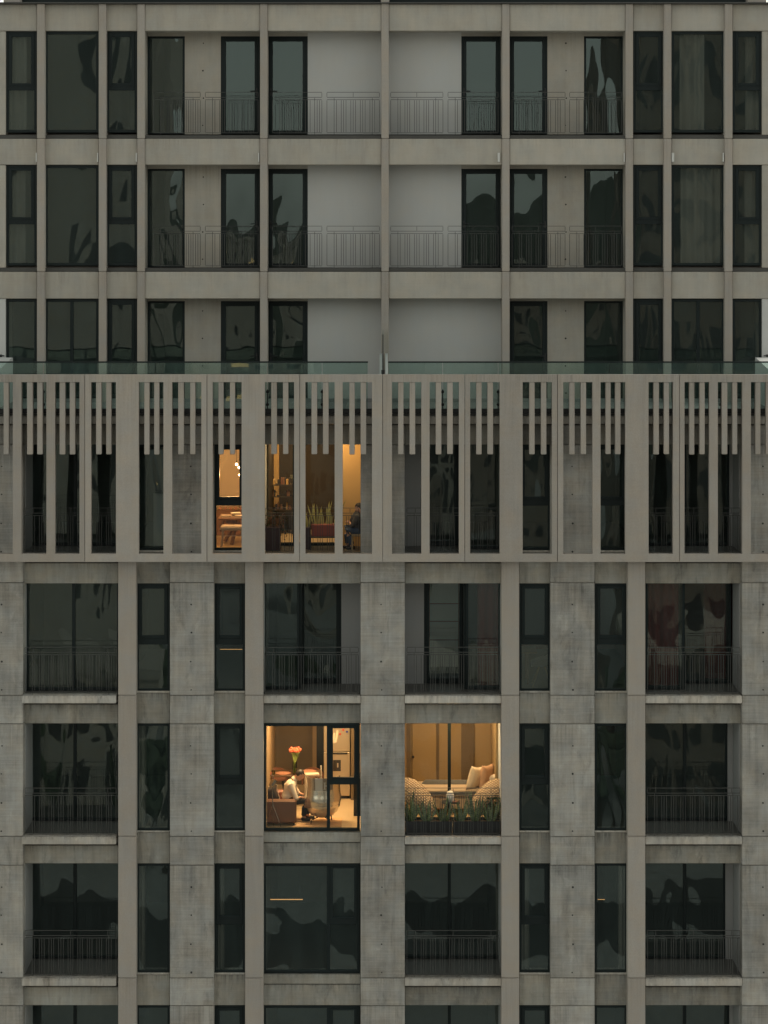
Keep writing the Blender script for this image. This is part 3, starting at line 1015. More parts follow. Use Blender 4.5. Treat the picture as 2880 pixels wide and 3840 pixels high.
rd['kind'] = 'structure'

mb = MB()
n = 40
g = []
for i in range(n + 1):
    xx = -500 + 1000 * i / n
    hh = 42 + 5 * math.sin(i * 0.9 + 1) + 3 * math.sin(i * 2.1) + random.uniform(-2, 2)
    g.append([mb.bm.verts.new((xx, -320 - 60 * k, GZ - 0.5 + hh * math.sin(k / 5 * math.pi / 2))) for k in range(6)])
for i in range(n):
    for k in range(5):
        mb.bm.faces.new((g[i][k], g[i + 1][k], g[i + 1][k + 1], g[i][k + 1]))
ho = mb.make('hill', M['hill'])
ho['kind'] = 'structure'

#@@FURNITURE@@
# ------------------------------------------------------------------ lit rooms
M['warmwall'] = plain('cream_room_paint', (0.70, 0.61, 0.48), 0.8, 0, 0.06, 1)
M['brownwall'] = plain('dark_brown_panelling', (0.135, 0.10, 0.064), 0.6, 0, 0.25, 1.5)
M['umber'] = plain('umber_panelling', (0.045, 0.034, 0.024), 0.6, 0, 0.25, 1.5)
M['tanpost'] = plain('tan_panelling', (0.30, 0.21, 0.12), 0.6, 0, 0.1, 2)
M['warmfloor'] = plain('honey_floor', (0.55, 0.42, 0.26), 0.35, 0, 0.12, 1.2)
M['ceil'] = plain('room_ceiling_paint', (0.5, 0.44, 0.36), 0.9)
M['oak'] = plain('beige_door_veneer', (0.34, 0.25, 0.135), 0.6, 0, 0.12, 1.5)
M['wood'] = plain('brown_wood', (0.20, 0.10, 0.05), 0.5, 0, 0.3, 6)
M['lamp'] = plain('lamp_glow', (0.9, 0.7, 0.4), 0.5, emit=((1.0, 0.62, 0.26), 9.0))
M['bulb'] = plain('bulb_glow', (0.9, 0.7, 0.4), 0.5, emit=((1.0, 0.62, 0.34), 14.0))
M['ledline'] = plain('led_line', (0.9, 0.6, 0.3), 0.5, emit=((1.0, 0.50, 0.16), 0.75))

WARM = (1.0, 0.67, 0.33)
def ceiling_lamp(x, y, z, power, size, label, mat=None):
    o = MB().lathe((x, y, z - 0.05), [(0.16, 0.0), (0.18, 0.01), (0.18, 0.05)], 20).make('ceiling_lamp', M['lamp'])
    tag(o, label, 'ceiling lamp')
    ld = bpy.data.lights.new('ceiling_lamp_light', 'AREA')
    ld.shape = 'DISK'
    ld.size = size
    ld.energy = power
    ld.color = WARM
    lo = bpy.data.objects.new('ceiling_lamp_light', ld)
    COL.objects.link(lo)
    lo.parent = o
    lo.location = Vector((x, y, z - 0.07)) - wloc(o)
    return o

# kitchen room (third storey down, flush window)
room(985, 1435, 3137, 2644, 0.74, 5.2, M['tanpost'], M['warmfloor'], M['ceil'], M['brownwall'])
ceiling_lamp(X(1150), 1.6, Z(2644), 105, 0.9, 'round glowing lamp on the ceiling above the man reading', None)
ceiling_lamp(X(1330), 2.9, Z(2644), 26, 0.5, 'round glowing lamp on the ceiling in front of the fridge', None)
# balcony room
room(1435, 1882, 3137, 2644, YB + 0.16, 4.4, M['oak'], M['warmfloor'], M['ceil'], M['oak'])
ceiling_lamp(X(1700), 2.6, Z(2644), 38, 0.7, 'round glowing lamp on the ceiling above the daybed', None)
ceiling_lamp(X(1700), 0.86, Z(2642) - 0.002, 36, 0.4, 'round glowing lamp under the balcony ceiling above the wicker chairs', None)
# upper lit flat
room(719, 985, 2078, 1600, 0.74, 4.2, M['warmwall'], M['warmfloor'], M['ceil'], M['warmwall'])
room(985, 1435, 2078, 1600, YB + 0.16, 4.6, M['umber'], M['warmfloor'], M['ceil'], M['umber'])
ceiling_lamp(X(1070), 2.9, Z(1600), 32, 0.6, 'round glowing lamp on the ceiling behind the glass door of the planted balcony', None)
ceiling_lamp(X(1225), 0.80, Z(1592) - 0.002, 18, 0.3, 'round glowing lamp under the ceiling of the planted balcony', None)
pl = bpy.data.lights.new('pendant_light_glow', 'POINT')
pl.energy = 44
pl.color = (1.0, 0.60, 0.26)
pl.shadow_soft_size = 0.08

def fpy(fl, y):
    return HZ + (fl - HZ) * D / (D + y)

# ------------------------------------------------------------------ kitchen furniture
F2 = Z(3137) + 0.003
def prect(x0, y0, x1, y1, d0, d1, bev=0.0):
    a, b = P(x0, y0, d0), P(x1, y1, d0)
    return MB().box(a.x, d0, a.z, b.x, d1, b.z, bev)

# wall pieces at the back of the kitchen
prect(1172, 2680, 1187, 2990, 4.9, 5.1).make('wall_post', M['tanpost'], B)
prect(1187, 2640, 1214, 3000, 4.7, 5.1).make('wall_recess', M['black'], B)
# fridge
M['steel'] = plain('brushed_steel', (0.50, 0.42, 0.31), 0.36, 0.55, 0.05, 2)
M['darkgap'] = plain('black_plastic', (0.02, 0.018, 0.016), 0.5)
t = P(1263, 2997, 3.6)
fr = thing('fridge', 'tall steel fridge with water dispenser and magnets on its door', 'fridge', (t.x, 3.95, F2))
a, b = P(1214, 2716, 3.6), P(1313, 2996, 3.6)
MB().box(a.x, 3.66, F2 + 0.06, b.x, 4.3, a.z, 0.01).make('body', M['steel'], fr)
MB().box(a.x + 0.02, 3.7, F2, b.x - 0.02, 4.28, F2 + 0.06).make('plinth', M['darkgap'], fr)
zs = Z(2820, 3.6)
up = MB().box(a.x, 3.6, zs + 0.006, b.x, 3.66, a.z, 0.012).make('freezer_door', M['steel'], fr)
dn = MB().box(a.x, 3.6, F2 + 0.075, b.x, 3.66, zs - 0.006, 0.012).make('fridge_door', M['steel'], fr)
prect(1248, 2822, 1303, 2829, 3.585, 3.6, 0.003).make('handle', M['darkgap'], dn)
prect(1249, 2850, 1278, 2892, 3.594, 3.6, 0.002).make('dispenser', M['darkgap'], dn)
prect(1264, 2862, 1269, 2878, 3.585, 3.594).make('dispenser_lever', M['steel'], dn)
M['red'] = plain('red_enamel', (0.5, 0.06, 0.04), 0.5)
M['blue'] = plain('blue_enamel', (0.05, 0.06, 0.32), 0.5)
M['paper'] = plain('paper', (0.75, 0.68, 0.55), 0.8)
for (px, py, m, lab) in ((1287, 2737, 'red', 'red magnet high on the fridge door'), (1301, 2744, 'blue', 'blue magnet at the upper right of the fridge door'), (1275, 2753, 'red', 'small red magnet below the other on the fridge door')):
    c = P(px, py, 3.59)
    o = MB().obox((c.x, 3.592, c.z), 0.05, 0.014, 0.045, None, 0.005).make('fridge_magnet', M[m])
    tag(o, lab, 'magnet', 'magnets on the fridge')
for k, (px, py, h, an, lab) in enumerate(((1262, 2762, 0.29, 10, 'long pale note hanging tilted on the fridge door'), (1252, 2768, 0.24, 4, 'pale note half behind the window mullion on the fridge door'))):
    c = P(px, py, 3.585)
    o = MB().obox((c.x, 3.594 - k * 0.003, c.z), 0.045, 0.004, h, Matrix.Rotation(math.radians(an), 3, 'Y')).make('paper_note', M['paper'])
    tag(o, lab, 'note', 'notes on the fridge')
# tall dark cabinet right of the fridge
o = prect(1316, 2700, 1400, 3003, 3.5, 4.3, 0.006).make('cabinet', M['brownwall'], B)
kb = P(1336, 2935, 1.9)
o = MB().box(kb.x - 0.06, 1.9, F2, kb.x + 0.5, 2.5, F2 + 0.86, 0.006).make('kitchen_counter', M['black'])
tag(o, 'black kitchen counter end at the right edge of the lit window', 'counter')
# dining table
M['walnut'] = plain('walnut', (0.11, 0.06, 0.032), 0.4, 0, 0.2, 5)
M['rose'] = plain('rose_leather', (0.22, 0.095, 0.06), 0.5, 0, 0.1, 4)
M['terracotta'] = plain('terracotta_mat', (0.46, 0.22, 0.14), 0.7)
YT = 2.6
zt = Z(2909, YT)
tb = thing('dining_table', 'brown dining table set with round mats behind the man reading', 'table', (X(1100, YT), YT + 0.4, F2))
MB().box(X(996, YT), YT, zt - 0.035, X(1201, YT), YT + 0.66, zt, 0.008).make('table_top', M['walnut'], tb)
for (px, yy) in ((1010, YT + 0.08), (1188, YT + 0.08), (1010, YT + 0.58), (1188, YT + 0.58)):
    x = X(px, YT)
    MB().tube([(x, yy, zt - 0.03), (x, yy, F2)], [0.03, 0.02], 10).make('leg', M['walnut'], tb, smooth=True, auto=40)
for (px, yy, lab) in ((1062, YT + 0.25, 'round terracotta mat on the table left of the vase'), (1158, YT + 0.45, 'round terracotta mat on the table right of the vase')):
    c = P(px, 2900, yy)
    o = MB().lathe((c.x, yy, zt + 0.002), [(0.17, 0), (0.18, 0.004), (0.18, 0.008), (0.17, 0.011)], 28).make('place_mat', M['terracotta'])
    tag(o, lab, 'place mat', 'mats on the dining table')
c = P(1170, 2905, YT + 0.16)
o = MB().obox((c.x, YT + 0.16, zt + 0.011), 0.32, 0.2, 0.02, Matrix.Rotation(math.radians(8), 3, 'Z'), 0.003).make('open_book', M['paper'])
tag(o, 'white open book lying on the table right of the man', 'book')
def round_chair(px, yy, lab):
    c = P(px, 2950, yy)
    ch = thing('dining_chair', lab, 'chair', (c.x, yy, F2), 'rose chairs at the dining table')
    MB().lathe((c.x, yy, F2 + 0.42), [(0.20, 0), (0.23, 0.015), (0.23, 0.05), (0.2, 0.065)], 22).make('seat', M['rose'], ch, smooth=True, auto=40)
    mb = MB()
    rings = []
    for i in range(15):
        th = math.radians(-20 + 220 * i / 14)
        rx, ry = 0.225 * math.cos(th), 0.21 * math.sin(th)
        ztop = Z(2885, yy) - 0.15 * (1 - math.sin(max(0, min(math.pi, th))))
        o1, o2 = Vector((c.x + rx, yy + ry, ztop - 0.20)), Vector((c.x + rx * 1.05, yy + ry * 1.05, ztop))
        q = Vector((rx, ry, 0)).normalized() * 0.03
        rings.append([o1, o2, o2 + q, o1 + q])
    mb.loft(rings)
    mb.make('backrest', M['rose'], ch, smooth=True, auto=50)
    for sx in (-1, 1):
        for sy in (-1, 1):
            MB().tube([(c.x + sx * 0.15, yy + sy * 0.15, F2 + 0.43), (c.x + sx * 0.2, yy + sy * 0.2, F2)], [0.016, 0.011], 8).make('leg', M['black'], ch)
    for sx in (-1, 1):
        MB().tube([(c.x + sx * 0.235, yy + 0.05, F2 + 0.45), (c.x + sx * 0.225, yy + 0.05, F2 + 0.58)], 0.012, 8).make('back_support', M['black'], ch)
round_chair(1036, 3.75, 'rose leather chair behind the table, left of the vase')
round_chair(1171, 3.75, 'rose leather chair behind the table, beside the fridge')
# white floor lamp pole by the fridge
c = P(1204, 2990, 3.4)
o = thing('white_stand', 'thin white stand beside the fridge', 'stand', (c.x, 3.4, F2))
MB().tube([(c.x, 3.4, F2 + 0.02), (c.x, 3.4, Z(2871, 3.4))], 0.02, 10).make('pole', M['white'], o)
MB().lathe((c.x, 3.4, F2), [(0.12, 0), (0.12, 0.015), (0.02, 0.025)], 16).make('foot', M['white'], o)
# vase of tulips
M['vaseglass'] = glassmat('vase_glass', (0.80, 0.84, 0.72), 1.35, 0.0)
M['stem'] = plain('tulip_stem', (0.34, 0.44, 0.12), 0.6, 0, 0.2, 6)
M['tulip'] = plain('coral_tulip', (0.85, 0.20, 0.11), 0.5, 0, 0.2, 20)
yv = YT + 0.12
c = P(1105, 2905, yv)
vs = tag(MB().lathe((c.x, yv, zt + 0.003), [(0.045, 0), (0.05, 0.004), (0.05, 0.30), (0.047, 0.30), (0.047, 0.01), (0.0, 0.008)], 20).make('glass_vase', M['vaseglass'], smooth=True, auto=40), 'clear cylinder vase on the dining table holding coral tulips', 'vase')
bq = thing('tulip_bunch', 'bunch of coral tulips in the clear vase, above the man', 'flowers', (c.x, yv, zt + 0.02))
sm = MB()
for k in range(24):
    a = k * 2.4
    r = 0.125 * math.sqrt((k + 0.5) / 24)
    hx, hy = c.x + r * math.cos(a) * 1.05, yv + r * math.sin(a) * 0.8
    hz = Z(2814, yv) + random.uniform(-0.02, 0.03) - (r / 0.14) ** 2 * 0.03
    sm.tube([(c.x + 0.03 * math.cos(a + 2), yv + 0.03 * math.sin(a + 2), zt + 0.03), (c.x + 0.02 * math.cos(a), yv + 0.02 * math.sin(a), zt + 0.30), ((hx + c.x) / 2 + 0.01, (hy + yv) / 2, zt + 0.46), (hx, hy, hz)], 0.005, 5)
    tm = MB()
    tilt = Matrix.Rotation(r * 2.2, 3, Vector((-math.sin(a), math.cos(a), 0)))
    for p in range(3):
        pa = p * 2.094 + k
        off = tilt @ Vector((0.010 * math.cos(pa), 0.010 * math.sin(pa), 0.0))
        tm.ell((hx + off.x, hy + off.y, hz + 0.025 + off.z), (0.020, 0.020, 0.040), tilt @ Matrix.Rotation(0.14, 3, Vector((math.cos(pa + 1.57), math.sin(pa + 1.57), 0))), 8)
    tm.make('tulip', M['tulip'], bq, smooth=True)
sm.make('stems', M['stem'], bq, smooth=True)
lm = MB()
for k in range(12):
    a = k * 2.1
    r = random.uniform(0.06, 0.11)
    b0 = Vector((c.x + 0.02 * math.cos(a), yv + 0.02 * math.sin(a), zt + random.uniform(0.27, 0.36)))
    lm.blade(b0, b0 + Vector((r * math.cos(a), r * math.sin(a) * 0.7, random.uniform(0.10, 0.2))), 0.03, (0, 0, 0.02), (math.cos(a + 1.57), 0.3, 0))
lo = lm.make('leaves', M['stem'], bq)
# things on the left end of the table
M['bottle'] = plain('dark_bottle', (0.03, 0.025, 0.02), 0.2)
c = P(1006, 2905, YT + 0.2)
o = MB().lathe((c.x, YT + 0.2, zt + 0.002), [(0.035, 0), (0.037, 0.01), (0.037, 0.13), (0.014, 0.17), (0.013, 0.21), (0.017, 0.215), (0.017, 0.23)], 16).make('bottle', M['bottle'], smooth=True, auto=40)
tag(o, 'dark bottle standing on the left end of the table', 'bottle')
for (px, w, h, lab) in ((1001, 0.07, 0.12, 'tall red box at the left edge of the table'), (1012, 0.06, 0.07, 'small red tin beside the dark bottle on the table')):
    c = P(px, 2905, YT + 0.08)
    tag(MB().obox((c.x, YT + 0.08, zt + h / 2 + 0.001), w, 0.05, h, None, 0.006).make('red_box', M['terracotta'] if h > 0.1 else M['red']), lab, 'box')
c = P(1026, 2905, YT + 0.12)
tag(MB().lathe((c.x, YT + 0.12, zt + 0.002), [(0.03, 0), (0.036, 0.09), (0.034, 0.09), (0.028, 0.006)], 16).make('drinking_glass', M['vaseglass'], smooth=True, auto=40), 'clear drinking glass beside the left mat', 'glass')
# rug
o = prect(1100, 3060, 1280, 3062, 0.86, 0.87)
o.bm.clear()
o.box(X(1098, 1.0), 0.86, F2 + 0.001, X(1281, 1.0), 1.72, F2 + 0.012, 0.003)
M['rug'] = plain('sand_rug', (0.62, 0.40, 0.22), 0.95, 0, 0.15, 12)
tag(o.make('rug', M['rug']), 'sand coloured rug on the floor under the metal chair', 'rug')

# armchair with its near arm towards the window
M['leather'] = plain('brown_leather', (0.16, 0.075, 0.045), 0.45, 0, 0.15, 4)
M['leather2'] = plain('red_brown_leather', (0.28, 0.10, 0.06), 0.45, 0, 0.15, 4)
xa = X(988, 1.0)
xb = X(1112, 1.0)
ac = thing('armchair', 'brown leather armchair in which the man reading sits', 'armchair', ((xa + xb) / 2, 1.5, F2))
MB().box(xa, 0.95, F2 + 0.05, xb, 1.10, F2 + 0.585, 0.045).make('arm', M['leather'], ac)
MB().box(xa, 1.86, F2 + 0.05, xb - 0.04, 2.0, F2 + 0.60, 0.045).make('arm', M['leather2'], ac)
MB().box(xa + 0.02, 1.105, F2 + 0.10, xb - 0.03, 1.855, F2 + 0.40, 0.04).make('seat', M['leather'], ac)
MB().box(xa - 0.16, 1.06, F2 + 0.12, xa + 0.06, 1.9, F2 + 0.80, 0.05).make('backrest', M['leather2'], ac)
for (x, y) in ((xa + 0.05, 1.0), (xb - 0.06, 1.0), (xa + 0.05, 1.94), (xb - 0.1, 1.94)):
    MB().tube([(x, y, F2), (x, y, F2 + 0.06)], 0.025, 8).make('leg', M['black'], ac)
# dark cushion with pale piping against the backrest
M['darkcloth'] = plain('dark_cloth', (0.05, 0.04, 0.035), 0.8, 0, 0.2, 8)
c = P(1012, 2977, 1.35)
cu = tag(MB().cushion((c.x, 1.35, c.z), 0.40, 0.36, 0.16, Matrix.Rotation(math.radians(-12), 3, 'Y')).make('cushion', M['darkcloth'], smooth=True), 'dark cushion with pale piping behind the armchair arm', 'cushion')
R = Matrix.Rotation(math.radians(-12), 3, 'Y')
pp = [Vector((c.x, 1.345, c.z)) + R @ Vector((u * 0.2, 0, v * 0.18)) for (u, v) in ((-1, -1), (-0.93, 0), (-1, 1), (0, 0.93), (1, 1), (0.93, 0), (1, -1), (0, -0.93), (-1, -1))]
MB().tube(pp, 0.008, 6).make('piping', M['paper'], cu)
# chrome reading lamp standing in front of the armchair
M['chrome'] = plain('chrome', (0.36, 0.32, 0.27), 0.22, 1.0)
c = P(1022, 2939, 0.90)
tl = thing('floor_lamp', 'chrome tripod floor lamp in front of the brown armchair', 'floor lamp', (c.x, 0.90, F2))
MB().tube([(c.x - 0.05, 0.90, c.z - 0.05), (c.x, 0.89, c.z), (c.x + 0.07, 0.88, c.z + 0.09)], [0.045, 0.075, 0.05], 16).make('lamp_head', M['chrome'], tl, smooth=True, auto=40)
MB().tube([(c.x, 0.90, F2 + 0.50), (c.x, 0.90, c.z - 0.03)], 0.011, 8).make('pole', M['chrome'], tl)
MB().tube([(c.x, 0.90, c.z + 0.02), (c.x + 0.02, 0.90, c.z + 0.16), (c.x - 0.03, 0.90, c.z + 0.22)], 0.008, 8).make('hook', M['chrome'], tl)
for (dx, dy) in ((-0.17, -0.03), (0.19, -0.02), (0.02, 0.04)):
    MB().tube([(c.x, 0.90, F2 + 0.52), (c.x + dx, 0.90 + dy, F2)], 0.0055, 8).make('leg', M['chrome'], tl)

# polished metal tub chair, its back towards the window
M['alu'] = plain('polished_aluminium', (0.78, 0.72, 0.62), 0.24, 0.88, 0.10, 3)
CX, CY = X(1208, 1.2), 1.30
eg = thing('tub_chair', 'polished metal wing chair seen from behind, a throw with a letter H over it', 'armchair', (CX, CY, F2))
PROF = [(0.00, 0.05), (0.03, 0.17), (0.09, 0.265), (0.17, 0.335), (0.30, 0.39), (0.46, 0.415), (0.60, 0.395), (0.75, 0.385), (1.00, 0.405)]
def prof(t):
    for i in range(len(PROF) - 1):
        if PROF[i][0] <= t <= PROF[i + 1][0]:
            k = (t - PROF[i][0]) / (PROF[i + 1][0] - PROF[i][0])
            k = k * k * (3 - 2 * k)
            return PROF[i][1] * (1 - k) + PROF[i + 1][1] * k
    return PROF[-1][1]
ZB0, HH = F2 + 0.10, 1.0
def shell(th, t, off=0.0):
    """th: 0 = straight to the window; +-1 = the two front edges of the wings"""
    wing = abs(th)
    top = 1.0 - 0.05 * (1 - wing ** 2)
    if wing > 0.55:
        top = top - 0.44 * ((wing - 0.55) / 0.45) ** 1.5 * 0.0
    r = prof(min(1, t * top)) * 1.04 + off
    ang = th * math.radians(112)
    zz = ZB0 + HH * t * top
    dep = 0.92
    return Vector((CX + r * math.sin(ang), CY + 0.05 - r * dep * math.cos(ang), zz))
mb = MB()
NT_, NZ_ = 32, 26
for s in (0.0, -0.03):
    g = []
    for i in range(NT_ + 1):
        th = -1 + 2 * i / NT_
        tmax = 1.0 if abs(th) < 0.72 else 1.0 - 0.42 * ((abs(th) - 0.72) / 0.28) ** 0.7
        g.append([mb.bm.verts.new(shell(th, tmax * j / NZ_, s)) for j in range(NZ_ + 1)])
    for i in range(NT_):
        for j in range(NZ_):
            mb.bm.faces.new((g[i][j], g[i + 1][j], g[i + 1][j + 1], g[i][j + 1]))
    if s == 0.0:
        g0 = g
for i in range(NT_):
    mb.bm.faces.new((g0[i][NZ_], g0[i + 1][NZ_], g[i + 1][NZ_], g[i][NZ_]))
for j in range(NZ_):
    mb.bm.faces.new((g0[0][j], g0[0][j + 1], g[0][j + 1], g[0][j]))
    mb.bm.faces.new((g0[NT_][j], g0[NT_][j + 1], g[NT_][j + 1], g[NT_][j]))
mb.make('shell', M['alu'], eg, smooth=True, auto=50)
MB().lathe((CX, CY, F2 + 0.36), [(0.27, 0), (0.30, 0.03), (0.30, 0.1), (0.26, 0.13)], 24).make('seat_cushion', M['leather'], eg, smooth=True, auto=40)
for (dx, dy) in ((-0.24, -0.20), (0.16, -0.2), (-0.2, 0.2), (0.2, 0.2)):
    MB().tube([(CX + dx * 0.4, CY + dy * 0.4, F2 + 0.14), (CX + dx, CY + dy, F2 + 0.10), (CX + dx * 1.04, CY + dy * 1.04, F2)], 0.013, 8).make('leg', M['black'], eg)
# throw over the chair's back, with its letter
M['throw'] = plain('pale_wool', (0.55, 0.52, 0.47), 0.95, 0, 0.06, 30)
M['throwedge'] = plain('taupe_wool', (0.27, 0.21, 0.15), 0.95, 0, 0.06, 30)
tw = thing('throw_blanket', 'pale wool throw with taupe border and a letter H, hung over the metal chair', 'blanket', tuple(shell(0, 1.0, 0.02)))
def patch(th0, th1, t0, t1, off, name, mat, n=8):
    m = MB()
    for s in (off, off + 0.008):
        gg = [[m.bm.verts.new(shell(th0 + (th1 - th0) * i / n, t0 + (t1 - t0) * j / n, s)) for j in range(n + 1)] for i in range(n + 1)]
        for i in range(n):
            for j in range(n):
                m.bm.faces.new((gg[i][j], gg[i + 1][j], gg[i + 1][j + 1], gg[i][j + 1]))
        if s == off:
            g1 = gg
    edge = [(i, 0) for i in range(n)] + [(n, j) for j in range(n)] + [(n - i, n) for i in range(n)] + [(0, n - j) for j in range(n)]
    for k in range(len(edge)):
        p, q = edge[k], edge[(k + 1) % len(edge)]
        m.bm.faces.new((g1[p[0]][p[1]], g1[q[0]][q[1]], gg[q[0]][q[1]], gg[p[0]][p[1]]))
    return m.make(name, mat, tw, smooth=True, auto=50)
patch(-0.24, -0.19, 0.72, 1.02, 0.006, 'border', M['throwedge'])
patch(-0.188, 0.02, 0.72, 1.02, 0.006, 'panel', M['throw'])
patch(0.022, 0.32, 0.72, 1.02, 0.006, 'border', M['throwedge'])
# H: two stems with serifs and a crossbar
for (u0, u1, v0, v1) in ((0.062, 0.094, 0.765, 0.905), (0.165, 0.197, 0.765, 0.905), (0.095, 0.164, 0.826, 0.846), (0.045, 0.111, 0.752, 0.764), (0.045, 0.111, 0.906, 0.918), (0.148, 0.214, 0.752, 0.764), (0.148, 0.214, 0.906, 0.918)):
    patch(u0, u1, v0, v1, 0.015, 'letter', M['throw'], 3)

# ------------------------------------------------------------------ people
M['skin'] = plain('skin', (0.50, 0.27, 0.17), 0.55, 0, 0.05, 8)
M['shirt'] = plain('cream_shirt', (0.70, 0.62, 0.52), 0.85, 0, 0.06, 10, bump=0.3)
M['trousers'] = plain('black_trousers', (0.022, 0.020, 0.020), 0.85, 0, 0.2, 10, bump=0.2)
M['jeans'] = plain('blue_jeans', (0.05, 0.075, 0.12), 0.85, 0, 0.3, 8, bump=0.2)
M['greytop'] = plain('dark_grey_top', (0.05, 0.05, 0.052), 0.85, 0, 0.2, 8)
M['hair'] = plain('dark_hair', (0.018, 0.014, 0.011), 0.55, 0, 0.3, 30)
M['shoe'] = plain('black_shoe', (0.015, 0.014, 0.014), 0.4)

def remeshed(mb, name, mat, parent, voxel=0.009, smooth=4, loc=None):
    o = mb.make(name, mat, parent, smooth=True, loc=loc)
    r = o.modifiers.new('r', 'REMESH')
    r.mode = 'VOXEL'
    r.voxel_size = voxel
    s = o.modifiers.new('s', 'SMOOTH')
    s.iterations = smooth
    s.factor = 0.5
    dg = bpy.context.evaluated_depsgraph_get()
    me = bpy.data.meshes.new_from_object(o.evaluated_get(dg))
    o.modifiers.clear()
    o.data = me
    for p in me.polygons:
        p.use_smooth = True
    return o

def person(label, org, fac, J, mats, half=0.17):
    """J: side-view joints (x forward, z up) in metres; near and far limbs may differ"""
    org = Vector(org)
    pt = lambda j, dy=0.0: org + Vector((J[j][0] * fac, dy, J[j][1]))
    pr = thing('person', label, 'person', tuple(org))
    sides = (('n', -1), ('f', 1))
    body = MB()
    pel, che, nek, hed = pt('pelvis'), pt('chest'), pt('neck'), pt('head')
    ax = (hed - nek).normalized()
    body.tube([pel, (pel + che) / 2, che, nek.lerp(che, 0.3)], [0.13, 0.12, 0.135, 0.09], 14)
    body.tube([nek.lerp(che, 0.25), nek, nek.lerp(hed, 0.6)], [0.06, 0.052, 0.05], 12)
    fwd = Vector((J['look'][0] * fac, 0, J['look'][1])).normalized()
    up = Vector((-fwd.z * fac, 0, fwd.x * fac)) if fac > 0 else Vector((fwd.z, 0, -fwd.x))
    if up.z < 0:
        up = -up
    Rh = Matrix((fwd, Vector((0, 1, 0)), up)).transposed()
    body.ell(hed, (0.096, 0.076, 0.118), Rh, 18)
    body.ell(hed + fwd * 0.035 - up * 0.07, (0.055, 0.052, 0.05), Rh, 14)           # jaw
    body.ell(hed + fwd * 0.098 - up * 0.012, (0.022, 0.013, 0.026), Rh, 10)          # nose
    for s in (-1, 1):
        body.ell(hed - fwd * 0.005 + Vector((0, s * 0.076, 0)) - up * 0.005, (0.020, 0.010, 0.030), Rh, 10)   # ear
        body.ell(hed + fwd * 0.083 + Vector((0, s * 0.032, 0)) + up * 0.016, (0.012, 0.020, 0.008), Rh, 8)    # brow
    body.ell(hed + fwd * 0.085 - up * 0.062, (0.012, 0.024, 0.008), Rh, 8)           # lips
    for n, s in sides:
        sh, el, wr, ha = pt('shoulder', s * half), pt('elbow' + n, s * (half + 0.05)), pt('wrist' + n, s * half * 0.8), pt('hand' + n, s * half * 0.55)
        body.tube([che + Vector((0, s * 0.06, 0.02)), sh, sh.lerp(el, 0.5), el, el.lerp(wr, 0.4), wr], [0.07, 0.058, 0.045, 0.037, 0.036, 0.024], 12)
        d = (ha - wr).normalized()
        sd = Vector((0, -s, 0))
        body.tube([wr, wr.lerp(ha, 0.35), wr.lerp(ha, 0.62)], [0.024, 0.034, 0.032], 10)
        dn = d.cross(sd).normalized()
        if dn.z > 0:
            dn = -dn
        for q in range(4):
            b0 = wr.lerp(ha, 0.55) + sd * (q - 1.5) * 0.019
            ln = (0.062, 0.072, 0.068, 0.052)[q]
            body.tube([b0, b0 + d * ln * 0.55 + dn * 0.006, b0 + d * ln + dn * 0.028], [0.0095, 0.009, 0.007], 8)
        b0 = wr.lerp(ha, 0.2) + sd * 0.03
        body.tube([b0, b0 + d * 0.03 + sd * 0.022, b0 + d * 0.058 + sd * 0.026 + dn * 0.01], [0.012, 0.011, 0.008], 8)
        hp, kn, an, to = pt('hip', s * 0.09), pt('knee' + n, s * 0.11), pt('ankle' + n, s * 0.11), pt('toe' + n, s * 0.12)
        body.tube([pel + Vector((0, s * 0.05, 0)), hp, hp.lerp(kn, 0.5), kn, kn.lerp(an, 0.35), an], [0.10, 0.092, 0.075, 0.055, 0.052, 0.036], 12)
        body.tube([an, an.lerp(to, 0.5) + Vector((0, 0, -0.015)), to], [0.036, 0.036, 0.026], 10)
    remeshed(body, 'body', mats['skin'], pr, 0.0065, 3)
    # shirt
    c = MB()
    c.tube([pel + (che - pel) * -0.02, pel.lerp(che, 0.25), (pel + che) / 2, che, nek.lerp(che, 0.22)], [0.165, 0.160, 0.150, 0.160, 0.085], 16)
    for n, s in sides:
        c.ell(che + Vector((0, s * 0.06, 0)), (0.135, 0.12, 0.15), None, 14)
        sh, el, wr = pt('shoulder', s * half), pt('elbow' + n, s * (half + 0.05)), pt('wrist' + n, s * half * 0.8)
        e2 = el.lerp(wr, 0.30)
        c.tube([che + Vector((0, s * 0.08, 0.03)), sh, sh.lerp(el, 0.5), el, e2], [0.085, 0.080, 0.066, 0.058, 0.052], 12)
        c.ell(pel + Vector((0, s * 0.08, 0.02)), (0.14, 0.10, 0.12), None, 12)
    remeshed(c, 'shirt', mats['top'], pr, 0.010, 3)
    # collar
    k = MB()
    k.tube([nek.lerp(che, 0.12), nek + ax * 0.035], [0.080, 0.066], 16, cap=False)
    k.make('collar', mats['top'], pr, smooth=True)
    # trousers
    c = MB()
    c.ell(pel - Vector((0, 0, 0.06)), (0.15, 0.17, 0.10), None, 14)
    for n, s in sides:
        hp, kn, an = pt('hip', s * 0.09), pt('knee' + n, s * 0.11), pt('ankle' + n, s * 0.11)
        a2 = kn.lerp(an, 0.90)
        c.tube([pel + Vector((0, s * 0.05, -0.02)), hp, hp.lerp(kn, 0.5), kn, kn.lerp(an, 0.4), a2], [0.11, 0.108, 0.094, 0.074, 0.066, 0.058], 14)
    remeshed(c, 'trousers', mats['bottom'], pr, 0.010, 3)
